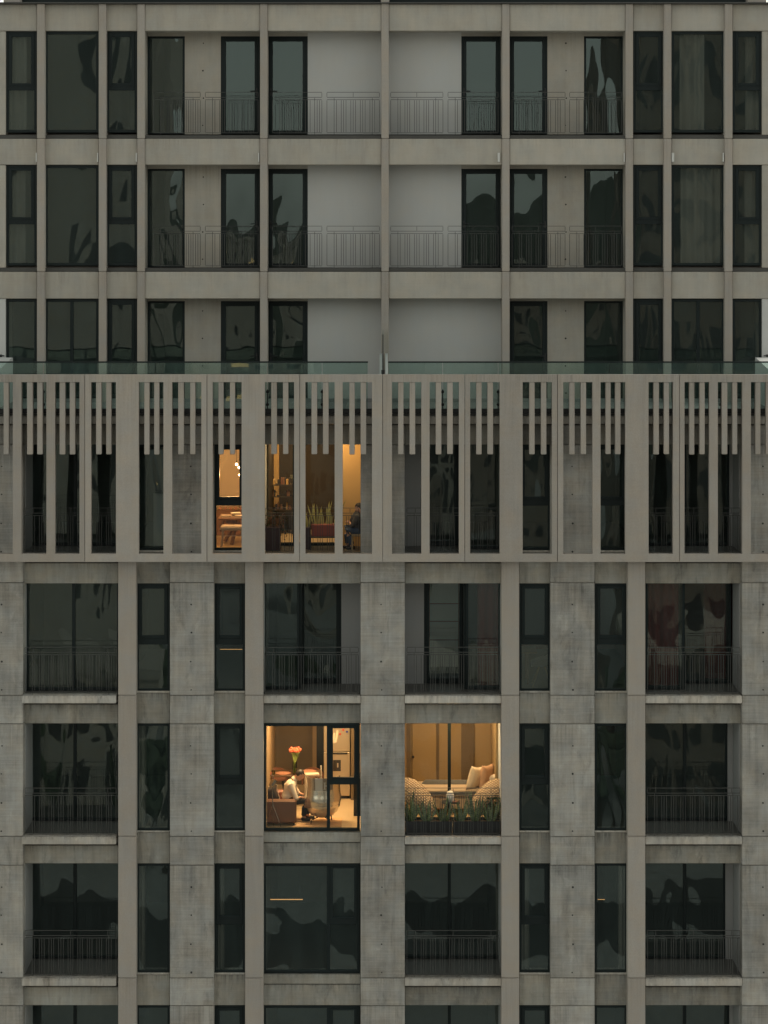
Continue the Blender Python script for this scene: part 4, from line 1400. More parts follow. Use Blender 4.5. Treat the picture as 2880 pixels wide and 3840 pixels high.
    for n, s in sides:
        an, to = pt('ankle' + n, s * 0.11), pt('toe' + n, s * 0.12)
        sm_ = MB()
        heel = Vector((an.x - fac * 0.05, an.y, to.z))
        sm_.tube([heel + Vector((0, 0, 0.012)), heel.lerp(to, 0.35) + Vector((0, 0, 0.02)), heel.lerp(to, 0.75) + Vector((0, 0, 0.008)), to + Vector((fac * 0.03, 0, 0))], [0.034, 0.043, 0.042, 0.028], 12)
        sm_.ell(an - Vector((0, 0, 0.03)), (0.045, 0.042, 0.05), None, 10)
        remeshed(sm_, 'shoe', mats['shoe'], pr, 0.008, 2)
    h = MB()
    h.ell(hed - fwd * 0.014 + up * 0.022, (0.102, 0.085, 0.110), Rh, 18)
    hb = h.bm
    dele = [v for v in hb.verts if (v.co - hed).dot(fwd) > 0.045 and (v.co - hed).dot(up) < 0.075 or (v.co - hed).dot(up) < -0.035 or ((v.co - hed).dot(fwd) > 0.0 and (v.co - hed).dot(up) < 0.03)]
    bmesh.ops.delete(hb, geom=dele, context='VERTS')
    h.make('hair', mats['hair'], pr, smooth=True)
    return pr

def joints(x0, zf, sc, pts):
    return {k: ((v[0] - x0) / sc, (zf - v[1]) / sc) for k, v in pts.items()}
yp = 1.5
sc = 170 * D / (D + yp)
zf = fpy(3137, yp)
J = joints(1085, zf, sc, dict(pelvis=(1081, 2992), chest=(1091, 2948), neck=(1104, 2921), head=(1124, 2907), hip=(1088, 2997), shoulder=(1092, 2939),
     elbown=(1112, 2987), wristn=(1130, 2985), handn=(1149, 2993), elbowf=(1116, 2984), wristf=(1134, 2984), handf=(1150, 2991),
     kneen=(1146, 3001), anklen=(1139, 3061), toen=(1160, 3070), kneef=(1150, 3000), anklef=(1152, 3062), toef=(1174, 3071)))
J['look'] = (0.80, -0.60)
person('man in a cream shirt and black trousers bending over in the brown armchair', (X(1085, yp), yp, F2), 1, J, dict(skin=M['skin'], top=M['shirt'], bottom=M['trousers'], shoe=M['shoe'], hair=M['hair']))
c = P(1150, 2993, 1.5)
ph = tag(MB().obox((c.x + 0.01, 1.5, c.z + 0.005), 0.08, 0.20, 0.012, Matrix.Rotation(math.radians(-20), 3, 'Y'), 0.003).make('tablet', M['black']), 'thin dark tablet held by the man in the cream shirt', 'tablet')

# ------------------------------------------------------------------ lit balcony with wicker chairs
# back wall of the room: door leaf, dark strips, panels
for (x0, x1, m, dd) in ((1500, 1524, 'tanpost', 0.04), (1524, 1540, 'brownwall', 0.02), (1637, 1647, 'brownwall', 0.01), (1730, 1778, 'brownwall', 0.03)):
    prect(x0, 2600, x1, 3040, 4.30 - dd, 4.335).make('wall_strip', M[m], B)
dl = prect(1546, 2690, 1636, 2995, 4.30, 4.335, 0.004).make('interior_door', M['oak'], B)
c = P(1549, 2838, 4.28)
MB().ell((c.x, 4.27, c.z), (0.035, 0.03, 0.03), None, 10).make('door_knob', M['black'], dl, smooth=True)
# daybed
M['ticking'] = plain('grey_blue_cloth', (0.13, 0.135, 0.15), 0.9, 0, 0.1, 14)
M['linen'] = plain('cream_linen', (0.52, 0.43, 0.34), 0.9, 0, 0.06, 14)
yd = 2.15
db_ = thing('daybed', 'low daybed with grey blue bolster and cream mattress behind the balcony glass', 'daybed', (X(1700, yd), yd + 0.5, F2))
zz = lambda py, y=yd: Z(py, y)
MB().box(X(1530, yd), yd + 0.02, F2 + 0.10, X(1872, yd), yd + 0.85, zz(2990), 0.02).make('base', M['linen'], db_)
mtt = MB().box(X(1525, yd), yd - 0.02, zz(2988), X(1874, yd), yd + 0.86, zz(2960), 0.035).make('mattress', M['linen'], db_)
MB().box(X(1526, yd), yd - 0.03, zz(2979), X(1873, yd), yd - 0.021, zz(2968), 0.003).make('stripe', M['ticking'], mtt)
bl = MB()
bl.tube([(X(1583, yd + 0.6), yd + 0.62, zz(2947, yd + 0.6)), (X(1595, yd + 0.6), yd + 0.62, zz(2944, yd + 0.6)), (X(1765, yd + 0.6), yd + 0.62, zz(2945, yd + 0.6))], [0.06, 0.125, 0.125], 16)
bo = bl.make('bolster', M['ticking'], db_, smooth=True, auto=50)
for px in (1627, 1673, 1724):
    c = P(px, 2945, yd + 0.5)
    MB().box(c.x - 0.055, yd + 0.508, c.z - 0.012, c.x + 0.055, yd + 0.53, c.z + 0.012).make('woven_patch', M['linen'], bo)
for (x, y) in ((X(1545, yd), yd + 0.1), (X(1860, yd), yd + 0.1), (X(1545, yd), yd + 0.75), (X(1860, yd), yd + 0.75)):
    MB().tube([(x, y, F2), (x, y, F2 + 0.11)], 0.03, 8).make('leg', M['wood'], db_)
M['pillow1'] = plain('cream_pillow', (0.85, 0.74, 0.60), 0.9, 0, 0.08, 8, bump=0.4)
M['pillow2'] = plain('striped_sand_pillow', (0.66, 0.43, 0.30), 0.9, 0, 0.10, 8, bump=0.4)
M['pillow3'] = plain('white_pillow', (0.80, 0.74, 0.66), 0.9, 0, 0.05, 8, bump=0.4)
c = P(1783, 2917, 2.35)
p1 = tag(MB().cushion((c.x, 2.35, c.z), 0.56, 0.58, 0.22, Matrix.Rotation(math.radians(14), 3, 'Y') @ Matrix.Rotation(math.radians(52), 3, 'Z')).make('pillow', M['pillow1'], smooth=True), 'cream pillow with a dark zigzag seam on the daybed', 'pillow', 'pillows on the daybed')
RR = Matrix.Rotation(math.radians(14), 3, 'Y') @ Matrix.Rotation(math.radians(52), 3, 'Z')
zg = [Vector((c.x, 2.35, c.z)) + RR @ Vector((0.06 + 0.012 * (-1) ** k, -0.098 + 0.05 * abs(k / 6 - 1) ** 3, -0.21 + 0.42 * k / 12)) for k in range(13)]
MB().tube(zg, 0.008, 5).make('seam', M['darkcloth'], p1)
c = P(1824, 2913, 2.45)
p2 = tag(MB().cushion((c.x, 2.45, c.z), 0.54, 0.60, 0.22, Matrix.Rotation(math.radians(6), 3, 'Y') @ Matrix.Rotation(math.radians(58), 3, 'Z')).make('pillow', M['pillow2'], smooth=True), 'sand and rose striped pillow leaning behind the cream one', 'pillow', 'pillows on the daybed')
c = P(1866, 2927, 2.4)
tag(MB().cushion((c.x, 2.4, c.z), 0.44, 0.40, 0.18, Matrix.Rotation(math.radians(-25), 3, 'Y')).make('pillow', M['pillow3'], smooth=True), 'white pillow at the right end of the daybed', 'pillow', 'pillows on the daybed')

# wicker shell chairs
t = NT('woven_wicker')
tc = t.obj((1, 1, 1))
w1 = t.n("ShaderNodeTexWave", Vector=t.obj((1, 1, 1)), Scale=8.0, Distortion=1.2)
w1.bands_direction = 'DIAGONAL'
w2 = t.n("ShaderNodeTexWave", Vector=t.obj((-1, 1, 1)), Scale=8.0, Distortion=1.2)
w2.bands_direction = 'DIAGONAL'
mm = t.math('MULTIPLY', w1.outputs[1], w2.outputs[1])
colr = t.mix(mm, (0.42, 0.27, 0.14, 1), (0.85, 0.65, 0.40, 1))
bs = t.n("ShaderNodeBsdfPrincipled", Roughness=0.6)
t.t.links.new(colr, bs.inputs['Base Color'])
bp = t.n("ShaderNodeBump", Height=mm, Strength=0.8, Distance=0.02)
t.t.links.new(bp.outputs[0], bs.inputs['Normal'])
M['wicker'] = t.done(bs.outputs[0])
def wicker_chair(px, py, s, lab):
    """big oval basket shell: long axis rising outwards (s = -1: to the left)"""
    yw = 0.92
    c = P(px, py, yw)
    ch = thing('wicker_chair', lab, 'chair', (c.x, yw, F2), 'wicker chairs on the lit balcony')
    ln = Vector((s * 0.72, 0.10, 0.69)).normalized()
    nr = Vector((-s * 0.10, -0.96, 0.16)).normalized()
    nr = (nr - ln * nr.dot(ln)).normalized()
    sd = ln.cross(nr).normalized()
    mb = MB()
    N1, N2 = 10, 36
    for off in (0.0, 0.018):
        rings = []
        for i in range(N1 + 1):
            q = i / N1
            ring = []
            for k in range(N2):
                a = 2 * math.pi * k / N2
                egg = 1 + 0.14 * math.cos(a)
                u, v = 0.53 * q * math.cos(a), 0.255 * q * math.sin(a) * egg
                dpt = 0.11 * (1 - q * q) + off
                ring.append(mb.bm.verts.new(c + ln * u + sd * v + nr * dpt))
            rings.append(ring)
        for i in range(N1):
            for k in range(N2):
                mb.bm.faces.new((rings[i][k], rings[i][(k + 1) % N2], rings[i + 1][(k + 1) % N2], rings[i + 1][k]))
        if off == 0.0:
            r0 = rings[-1]
    for k in range(N2):
        mb.bm.faces.new((r0[k], r0[(k + 1) % N2], rings[-1][(k + 1) % N2], rings[-1][k]))
    bmesh.ops.remove_doubles(mb.bm, verts=mb.bm.verts[:], dist=0.0005)
    mb.make('basket', M['wicker'], ch, smooth=True, auto=60)
    rim = MB()
    pts = []
    for k in range(N2 + 1):
        a = 2 * math.pi * k / N2
        pts.append(c + ln * 0.53 * math.cos(a) + sd * 0.255 * math.sin(a) * (1 + 0.14 * math.cos(a)))
    rim.tube(pts, 0.014, 8)
    rim.make('rim', M['wicker'], ch, smooth=True)
    for (dx, dy) in ((-0.22, 0.16), (0.22, 0.16), (-0.18, 0.36), (0.18, 0.36)):
        MB().tube([(c.x + dx * 0.5, yw + 0.12, c.z - 0.12), (c.x + dx, yw + dy, F2)], 0.010, 8).make('leg', M['black'], ch)
    MB().tube([(c.x - 0.16, yw + 0.12, c.z - 0.12), (c.x + 0.16, yw + 0.12, c.z - 0.12)], 0.012, 8).make('cross_bar', M['black'], ch)
wicker_chair(1568, 2991, -1, 'oval wicker chair beside the centre pier, on the lit balcony')
wicker_chair(1826, 2994, 1, 'oval wicker chair beside the smooth column, on the lit balcony')
# side table with jar
ys = 0.75
c = P(1690, 3006, ys)
st = thing('side_table', 'small dark side table between the two wicker chairs', 'side table', (c.x, ys, F2))
MB().box(c.x - 0.205, ys - 0.15, c.z - 0.018, c.x + 0.205, ys + 0.15, c.z, 0.004).make('table_top', M['black'], st)
for (dx, dy) in ((-0.19, -0.13), (0.16, -0.13), (-0.19, 0.13), (0.16, 0.13)):
    MB().tube([(c.x + dx, ys + dy, c.z - 0.015), (c.x + dx, ys + dy, F2)], 0.009, 6).make('leg', M['black'], st)
M['ceramic'] = plain('white_ceramic', (0.72, 0.66, 0.56), 0.35)
j = thing('ginger_jar', 'white lidded jar on the small dark side table', 'jar', (c.x - 0.01, ys, c.z))
MB().lathe((c.x - 0.01, ys, c.z + 0.001), [(0.075, 0), (0.09, 0.02), (0.09, 0.15), (0.07, 0.185), (0.06, 0.19)], 22).make('jar_body', M['ceramic'], j, smooth=True, auto=40)
MB().lathe((c.x - 0.01, ys, c.z + 0.193), [(0.075, 0), (0.076, 0.012), (0.05, 0.04), (0.015, 0.05), (0.018, 0.065), (0.0, 0.072)], 20).make('lid', M['ceramic'], j, smooth=True, auto=40)
M['leafgreen'] = plain('bright_leaf', (0.14, 0.20, 0.04), 0.5, 0, 0.2, 20)
q = thing('potted_succulent', 'tiny green succulent in a black pot beside the white jar', 'plant', (c.x - 0.075, ys - 0.1, c.z))
MB().lathe((c.x - 0.075, ys - 0.1, c.z + 0.001), [(0.022, 0), (0.028, 0.045), (0.024, 0.045), (0.0, 0.04)], 14).make('pot', M['black'], q)
m2 = MB()
for k in range(10):
    a = k * 2.4
    m2.ell((c.x - 0.075 + 0.014 * math.cos(a), ys - 0.1 + 0.014 * math.sin(a), c.z + 0.055 + 0.012 * (k % 3)), (0.012, 0.012, 0.02), None, 6)
m2.make('leaves', M['leafgreen'], q, smooth=True)
tag(MB().obox((c.x + 0.1, ys - 0.05, c.z + 0.011), 0.14, 0.10, 0.02, Matrix.Rotation(0.4, 3, 'Z'), 0.003).make('small_book', M['rose']), 'small rose book on the side table by the white jar', 'book')
# planters with snake plants along the railing
M['planter'] = plain('black_planter', (0.008, 0.010, 0.011), 0.55, 0, 0.2, 3)
M['soil'] = plain('soil', (0.04, 0.03, 0.02), 0.95, 0, 0.4, 20)
t = NT('snake_leaf')
nn = t.noise(t.obj((4, 4, 26)), 1.0, 3, 0.5, 0.5)
rp = t.n("ShaderNodeMapRange", Value=nn, i1=0.42, i2=0.58, i3=0.0, i4=1.0).outputs[0]
cl = t.mix(rp, (0.065, 0.10, 0.05, 1), (0.22, 0.26, 0.12, 1))
bs = t.n("ShaderNodeBsdfPrincipled", Roughness=0.4)
t.t.links.new(cl, bs.inputs['Base Color'])
M['snake'] = t.done(bs.outputs[0])
M['snakeedge'] = plain('pale_snake_leaf', (0.36, 0.33, 0.11), 0.45, 0, 0.2, 10)
for (x0, x1, lab) in ((1521, 1696, 'long black planter box on the lit balcony, beside the centre pier'), (1700, 1876, 'long black planter box on the lit balcony, beside the smooth column')):
    a, b = P(x0, 3080, 0.24), P(x1, 3137, 0.24)
    zb_ = Z(3139)
    pt_ = thing('planter_box', lab, 'planter', ((a.x + b.x) / 2, 0.36, zb_), 'planter boxes on the lit balcony')
    mb = MB()
    mb.box(a.x, 0.24, zb_ + 0.002, b.x, 0.255, a.z, 0.003)
    mb.box(a.x, 0.465, zb_ + 0.002, b.x, 0.48, a.z, 0.003)
    mb.box(a.x, 0.2555, zb_ + 0.002, a.x + 0.015, 0.4645, a.z - 0.001)
    mb.box(b.x - 0.015, 0.2555, zb_ + 0.002, b.x, 0.4645, a.z - 0.001)
    mb.make('box', M['planter'], pt_)
    MB().box(a.x + 0.016, 0.256, zb_ + 0.003, b.x - 0.016, 0.464, a.z - 0.03).make('soil', M['soil'], pt_)
def snake_plant(px, py, y, hs_, n, lab, mat, grp, spread=0.10, wid=0.045, flop=0.25):
    c = P(px, py, y)
    pl_ = thing('snake_plant', lab, 'plant', (c.x, y, c.z), grp)
    for k in range(n):
        a = k * 2.399 + px
        h = hs_ * random.uniform(0.38, 1.0)
        b0 = Vector((c.x + spread * 0.45 * math.cos(a), y + spread * 0.3 * math.sin(a), c.z - 0.02))
        tip = b0 + Vector((h * flop * math.cos(a) * random.uniform(0.3, 1.6), h * 0.12 * math.sin(a), h))
        m_ = MB()
        m_.blade(b0, tip, wid * random.uniform(0.8, 1.2), (0.03 * math.cos(a + 1), 0, 0.02), (math.cos(a * 1.7) * 0.6 + 0.7, math.sin(a * 1.7) * 0.5, 0))
        m_.make('leaf', mat, pl_, smooth=True)
    return pl_
LB = ['tall snake plant at the left end of the lit balcony planter', 'snake plant in front of the left wicker chair', 'spreading snake plant at the right end of the left planter box', 'short snake plant at the left end of the right planter box',
      'tall dense snake plant in front of the right wicker chair', 'leaning snake plant at the right end of the right planter box']
for (px, hh, n, k) in ((1538, 0.55, 9, 0), (1600, 0.38, 9, 1), (1666, 0.46, 10, 2), (1726, 0.42, 9, 3), (1783, 0.58, 11, 4), (1842, 0.50, 11, 5)):
    snake_plant(px, 3086, 0.36, hh * 1.4, n + 5, LB[k], M['snake'], 'snake plants in the lit balcony planters', 0.10, 0.060, 0.36)
# broad leaved shrub in the right corner
M['shrub'] = plain('dark_shrub_leaf', (0.045, 0.065, 0.025), 0.5, 0, 0.3, 8)
def leafy(px, py, y, label, n, rx, rz, mat, ls=0.05, pot=None, droop=0.0, name='leafy_plant'):
    c = P(px, py, y)
    pl_ = thing(name, label, 'plant', (c.x, y, c.z))
    mb = MB()
    st_ = MB()
    for k in range(n):
        a, q_ = random.uniform(0, 6.283), math.sqrt(random.random())
        e = Vector((c.x + rx * q_ * math.cos(a), y + rx * 0.6 * q_ * math.sin(a), c.z + rz * random.uniform(0.15, 1.0) - droop * q_ * random.random()))
        if k % 3 == 0:
            st_.tube([(c.x, y, c.z - 0.02), ((c.x + e.x) / 2, y, c.z + rz * 0.5), e], 0.004, 4)
        d = Vector((random.uniform(-1, 1), random.uniform(-0.6, 0.6), random.uniform(-0.8, 0.5))).normalized()
        w_ = d.cross(Vector((0.3, 1, 0.2))).normalized()
        L = ls * random.uniform(0.6, 1.3)
        vv = [mb.bm.verts.new(e), mb.bm.verts.new(e + d * L * 0.5 + w_ * L * 0.28), mb.bm.verts.new(e + d * L), mb.bm.verts.new(e + d * L * 0.5 - w_ * L * 0.28)]
        mb.bm.faces.new(vv)
    mb.make('foliage', mat, pl_)
    st_.make('stems', M['wood'], pl_)
    return pl_
leafy(1856, 3100, 0.62, 'dark broad leaved shrub in the corner beside the right wicker chair', 170, 0.20, 0.66, M['shrub'], 0.09)

# ------------------------------------------------------------------ upper lit flat: dining corner behind the narrow window
F0 = Z(2078) + 0.003
pd_xyz = [(887, 1741, 1.9), (897, 1753, 2.0), (900, 1781, 1.8)]
pd = thing('pendant_lamp', 'cluster of three glowing glass bulbs hanging in the narrow lit window', 'pendant lamp', tuple(P(895, 1690, 1.9)))
for (px, py, y) in pd_xyz:
    c = P(px, py, y)
    MB().ell(c, (0.030, 0.030, 0.030), None, 14).make('bulb', M['bulb'], pd, smooth=True)
    MB().tube([c + Vector((0, 0, 0.028)), (c.x, y, Z(1602))], 0.004, 6).make('cord', M['black'], pd)
    MB().lathe((c.x, y, c.z + 0.02), [(0.014, 0), (0.014, 0.05), (0.006, 0.06)], 10).make('socket', M['black'], pd)
plo = bpy.data.objects.new('pendant_lamp_light', pl)
COL.objects.link(plo)
plo.parent = pd
plo.location = P(870, 1780, 1.7) - wloc(pd)
yq = 1.55
zt0 = Z(1943, yq)
tt = thing('trestle_table', 'dark wood table on splayed legs in the narrow lit window', 'table', (X(880, yq), yq, F0))
MB().box(X(818, yq), yq - 0.02, zt0 - 0.05, X(960, yq), yq + 0.9, zt0, 0.006).make('table_top', M['wood'], tt)
def bar_(p, q_, r_, nm, mt, par):
    MB().tube([p, q_], r_, 4).make(nm, mt, par)
bar_((X(888, yq), yq + 0.1, zt0 - 0.04), (X(868, yq), yq + 0.1, F0), [0.055, 0.040], 'leg', M['wood'], tt)
bar_((X(890, yq), yq + 0.7, zt0 - 0.04), (X(835, yq), yq + 0.7, F0), [0.055, 0.040], 'leg', M['wood'], tt)
bar_((X(822, yq), yq + 0.1, zt0 - 0.3), (X(842, yq), yq + 0.1, zt0 - 0.02), [0.03, 0.04], 'brace', M['wood'], tt)
bar_((X(905, yq), yq + 0.12, zt0 - 0.26), (X(888, yq), yq + 0.12, zt0 - 0.08), [0.03, 0.04], 'brace', M['wood'], tt)
MB().box(X(846, yq), yq + 0.15, zt0 - 0.14, X(890, yq), yq + 0.75, zt0 - 0.055).make('apron', M['wood'], tt)
random.seed(11)
for k, (px, yy, w_, h_, lab, cat) in enumerate(((846, 0.1, 0.24, 0.05, 'cream book stack at the near left of the dark table', 'books'), (882, 0.25, 0.22, 0.09, 'tall pile of cream books in the middle of the dark table', 'books'), (896, 0.05, 0.2, 0.045, 'low pile of cream books at the near right of the dark table', 'books'))):
    x = X(px, yq)
    stk = thing('book_stack', lab, cat, (x, yq + yy + 0.1, zt0), 'book piles on the dark table')
    nb = max(2, int(h_ / 0.022))
    for i in range(nb):
        MB().obox((x + random.uniform(-0.01, 0.01), yq + yy + 0.1, zt0 + 0.012 + i * 0.0225), w_ * random.uniform(0.8, 1), 0.16, 0.021, Matrix.Rotation(random.uniform(-0.2, 0.2), 3, 'Z'), 0.003).make('book', M[('paper', 'linen', 'ceramic')[i % 3]], stk)
def stool_chair(px, yy, lab):
    c = P(px, 1990, yy)
    ch = thing('cream_stool', lab, 'stool', (c.x, yy, F0))
    MB().box(c.x - 0.27, yy - 0.22, F0 + 0.40, c.x + 0.27, yy + 0.22, F0 + 0.49, 0.03).make('seat', M['linen'], ch)
    for sx in (-1, 1):
        for sy in (-1, 1):
            MB().tube([(c.x + sx * 0.21, yy + sy * 0.17, F0 + 0.41), (c.x + sx * 0.25, yy + sy * 0.2, F0)], [0.02, 0.014], 8).make('leg', M['linen'], ch)
    MB().tube([(c.x - 0.22, yy - 0.19, F0 + 0.28), (c.x + 0.22, yy - 0.19, F0 + 0.28)], 0.011, 6).make('stretcher', M['linen'], ch)
stool_chair(872, 1.18, 'stool with cream seat in front of the splayed table legs')
# low brick shelf along the wall behind
sb = thing('wall_shelf', 'low shelf with a row of small amber tiles behind the dark table', 'shelf', (X(860, 3.4), 3.5, F0))
MB().box(X(800, 3.4), 3.4, F0, X(950, 3.4), 3.75, Z(1912, 3.4), 0.004).make('cabinet', M['wood'], sb)
for k in range(11):
    MB().box(X(812 + k * 9.6, 3.4), 3.38, Z(1911, 3.4) + 0.002, X(812 + k * 9.6 + 8.4, 3.4), 3.6, Z(1903, 3.4), 0.004).make('tile', M['terracotta'] if k % 2 else M['oak'], sb)

# ------------------------------------------------------------------ upper lit balcony
# inside, seen through the glass door: ochre wall, bookshelves
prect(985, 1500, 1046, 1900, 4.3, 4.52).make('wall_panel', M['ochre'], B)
sh = thing('bookshelf', 'dim shelves with books and a lamp shade behind the glass door of the planted balcony', 'shelf', (X(1060, 3.6), 3.7, F0))
for py in (1818, 1862, 1912):
    a, b = P(1000, py, 3.6), P(1098, py, 3.6)
    MB().box(a.x, 3.6, a.z - 0.02, b.x, 3.95, a.z).make('shelf_board', M['umber'], sh)
for px in (1001, 1097):
    a = P(px, 1815, 3.6)
    MB().box(a.x - 0.015, 3.6, F0, a.x + 0.015, 3.95, a.z).make('upright', M['umber'], sh)
bk = 0
for py in (1818, 1862, 1912):
    px = 1006
    while px < 1088:
        w_ = random.uniform(4, 9)
        h_ = random.uniform(14, 27)
        if random.random() < 0.5:
            a, b = P(px, py - h_, 3.68), P(px + w_ - 0.7, py, 3.68)
            o = MB().box(a.x, 3.68, b.z + 0.001, b.x, 3.86, a.z, 0.002).make('book', M[('wood', 'darkcloth', 'ochre', 'umber', 'rose')[bk % 5]], None)
            tag(o, 'book standing on the dim shelves behind the glass door', 'book', 'books on the dim shelves')
            bk += 1
        px += w_
# balcony pots
M['potdark'] = plain('dark_plum_planter', (0.050, 0.030, 0.032), 0.6, 0, 0.15, 3)
M['potred'] = plain('brick_red_planter', (0.24, 0.055, 0.035), 0.6, 0, 0.15, 3)
yk = 0.62
a, b = P(992, 1976, yk), P(1051, 2070, yk)
zbal = Z(2080) + 0.002
o = thing('tall_planter', 'tall dark plum planter with a trailing plant on the planted balcony', 'planter', ((a.x + b.x) / 2, yk + 0.17, zbal))
MB().box(a.x, yk, zbal, b.x, yk + 0.34, a.z, 0.012).make('box', M['potdark'], o)
leafy(1030, 1978, yk + 0.17, 'trailing plant with small dark leaves in the tall plum planter', 230, 0.30, 0.42, M['shrub'], 0.045, droop=0.42)
a, b = P(1168, 1967, 0.75), P(1256, 2012, 0.75)
zst = b.z
o = thing('plant_bench', 'low black metal bench under the red planter', 'bench', ((a.x + b.x) / 2, 0.85, zbal))
MB().box(P(1160, 0, 0.72).x, 0.72, zst - 0.03, P(1278, 0, 0.72).x, 1.12, zst, 0.004).make('bench_top', M['black'], o)
for (px, yy) in ((1163, 0.75), (1275, 0.75), (1163, 1.09), (1275, 1.09)):
    x = X(px, 0.72)
    MB().box(x - 0.014, yy - 0.014, zbal, x + 0.014, yy + 0.014, zst - 0.03).make('leg', M['black'], o)
o = MB().box(a.x, 0.76, zst + 0.002, b.x, 1.04, a.z, 0.012).make('red_planter', M['potred'])
tag(o, 'brick red planter box on the low bench', 'planter')
for (px, hh, n, lab) in ((1186, 0.48, 8, 'snake plant with pale edged leaves at the left end of the red planter'), (1216, 0.52, 8, 'snake plant with pale edged leaves in the middle of the red planter'), (1246, 0.56, 8, 'tall snake plant at the right end of the red planter')):
    snake_plant(px, 1970, 0.9, hh * 1.1, n - 1, lab, M['snakeedge'], 'snake plants in the red planter', 0.10, 0.055, 0.34)
a, b = P(1140, 1978, 0.8), P(1163, 2058, 0.8)
o = MB().box(a.x, 0.82, zbal, b.x, 1.02, a.z, 0.01).make('plum_pot', M['potdark'])
tag(o, 'narrow dark plum pot left of the red planter', 'planter')
snake_plant(1152, 1980, 0.92, 0.62, 8, 'tall thin snake plant in the narrow plum pot', M['snakeedge'], 'snake plants in the red planter', 0.1, 0.045, 0.16)
# person in jeans on a stool at the right end of that balcony
yp2 = 0.95
sc2 = 170 * D / (D + yp2)
zf2 = fpy(2078, yp2)
J2 = joints(1340, zf2, sc2, dict(pelvis=(1346, 1982), chest=(1338, 1944), neck=(1340, 1922), head=(1347, 1905), hip=(1340, 1986), shoulder=(1340, 1936),
     elbown=(1322, 1966), wristn=(1312, 1956), handn=(1303, 1950), elbowf=(1324, 1964), wristf=(1310, 1958), handf=(1300, 1954),
     kneen=(1300, 1984), anklen=(1322, 2043), toen=(1302, 2052), kneef=(1298, 1978), anklef=(1304, 2043), toef=(1288, 2052)))
J2 = {k: (-v[0], v[1]) for k, v in J2.items()}
J2['look'] = (0.9, -0.4)
person('person in blue jeans and dark top sitting on the planted balcony beside the pier', (X(1340, yp2), yp2, zbal - 0.002), -1, J2, dict(skin=M['skin'], top=M['greytop'], bottom=M['jeans'], shoe=M['shoe'], hair=M['hair']))
c = P(1348, 2000, yp2)
o = thing('stool', 'wooden stool under the person in blue jeans', 'stool', (c.x, yp2, zbal))
MB().box(c.x - 0.18, yp2 - 0.18, zbal + 0.30, c.x + 0.2, yp2 + 0.18, zbal + 0.36, 0.015).make('seat', M['oak'], o)
for sx in (-1, 1):
    for sy in (-1, 1):
        MB().box(c.x + sx * 0.16 - 0.02, yp2 + sy * 0.15 - 0.02, zbal, c.x + sx * 0.16 + 0.02, yp2 + sy * 0.15 + 0.02, zbal + 0.30).make('leg', M['oak'], o)
M['coral'] = plain('coral_cloth', (0.6, 0.16, 0.12), 0.9, 0, 0.2, 12)
c = P(1296, 1952, 1.15)

# ------------------------------------------------------------------ things behind the dark windows
def led(px0, px1, py, y, lab, zc, hh=0.010):
    a, b = P(px0, py, y), P(px1, py, y)
    o = thing('linear_lamp', lab, 'lamp', ((a.x + b.x) / 2, y, a.z))
    MB().box(a.x, y, a.z - hh, b.x, y + 0.03, a.z + hh).make('light_bar', M['ledline'], o)
    MB().box(a.x, y, a.z + hh + 0.0005, b.x, y + 0.03, a.z + 0.02).make('housing', M['black'], o)
    for q_ in (0.1, 0.9):
        x = a.x + (b.x - a.x) * q_
        MB().tube([(x, y + 0.015, a.z + 0.015), (x, y + 0.015, zc)], 0.003, 5).make('wire', M['black'], o)
led(1002, 1135, 3373, 2.5, 'thin glowing linear lamp behind the large dark window below the man reading', Z(3172))
led(825, 908, 2435, 2.2, 'thin glowing linear lamp behind the narrow dark window under the slatted screen', Z(2112), 0.005)
led(2242, 2268, 3373, 2.2, 'short glowing linear lamp behind the narrow dark window at the lower right', Z(3172), 0.006)
# white shell chair and table (row below the screen)
F1 = Z(2608) + 0.003
c = P(2032, 2560, 1.2)
ch = thing('shell_chair', 'white moulded shell chair on thin legs behind the narrow window', 'chair', (c.x, 1.2, F1))
mb = MB()
g = []
for i in range(13):
    u = -1 + i / 6
    row = []
    for k in range(13):
        v = k / 12
        x = -0.24 + 0.50 * v
        zz_ = 0.43 + 0.42 * max(0, v - 0.55) ** 1.3 * 2.2 + 0.20 * abs(u) ** 3 * (1 - abs(v - 0.5))
        row.append(mb.bm.verts.new((c.x + x + 0.06 * v, 1.2 + u * 0.25, F1 + zz_)))
    g.append(row)
for i in range(12):
    for k in range(12):
        mb.bm.faces.new((g[i][k], g[i + 1][k], g[i + 1][k + 1], g[i][k + 1]))
r = bmesh.ops.solidify(mb.bm, geom=mb.bm.faces[:], thickness=0.012)
mb.make('shell', M['white'], ch, smooth=True, auto=60)
for sx in (-1, 1):
    for sy in (-1, 1):
        MB().tube([(c.x + sx * 0.06, 1.2 + sy * 0.08, F1 + 0.43), (c.x + sx * 0.22, 1.2 + sy * 0.2, F1)], [0.014, 0.010], 8).make('leg', M['oak'], ch)
x0 = X(1960, 1.6)
tbl = thing('desk', 'brown desk beside the white shell chair', 'desk', (x0 + 0.1, 1.7, F1))
MB().box(x0 - 0.5, 1.3, F1 + 0.70, x0 + 0.32, 2.1, F1 + 0.73, 0.004).make('desk_top', M['wood'], tbl)
for (dx, yy) in ((-0.46, 1.36), (0.1, 1.36), (-0.46, 2.04), (0.1, 2.04)):
    MB().tube([(x0 + dx, yy, F1), (x0 + dx, yy, F1 + 0.70)], 0.022, 8).make('leg', M['wood'], tbl)
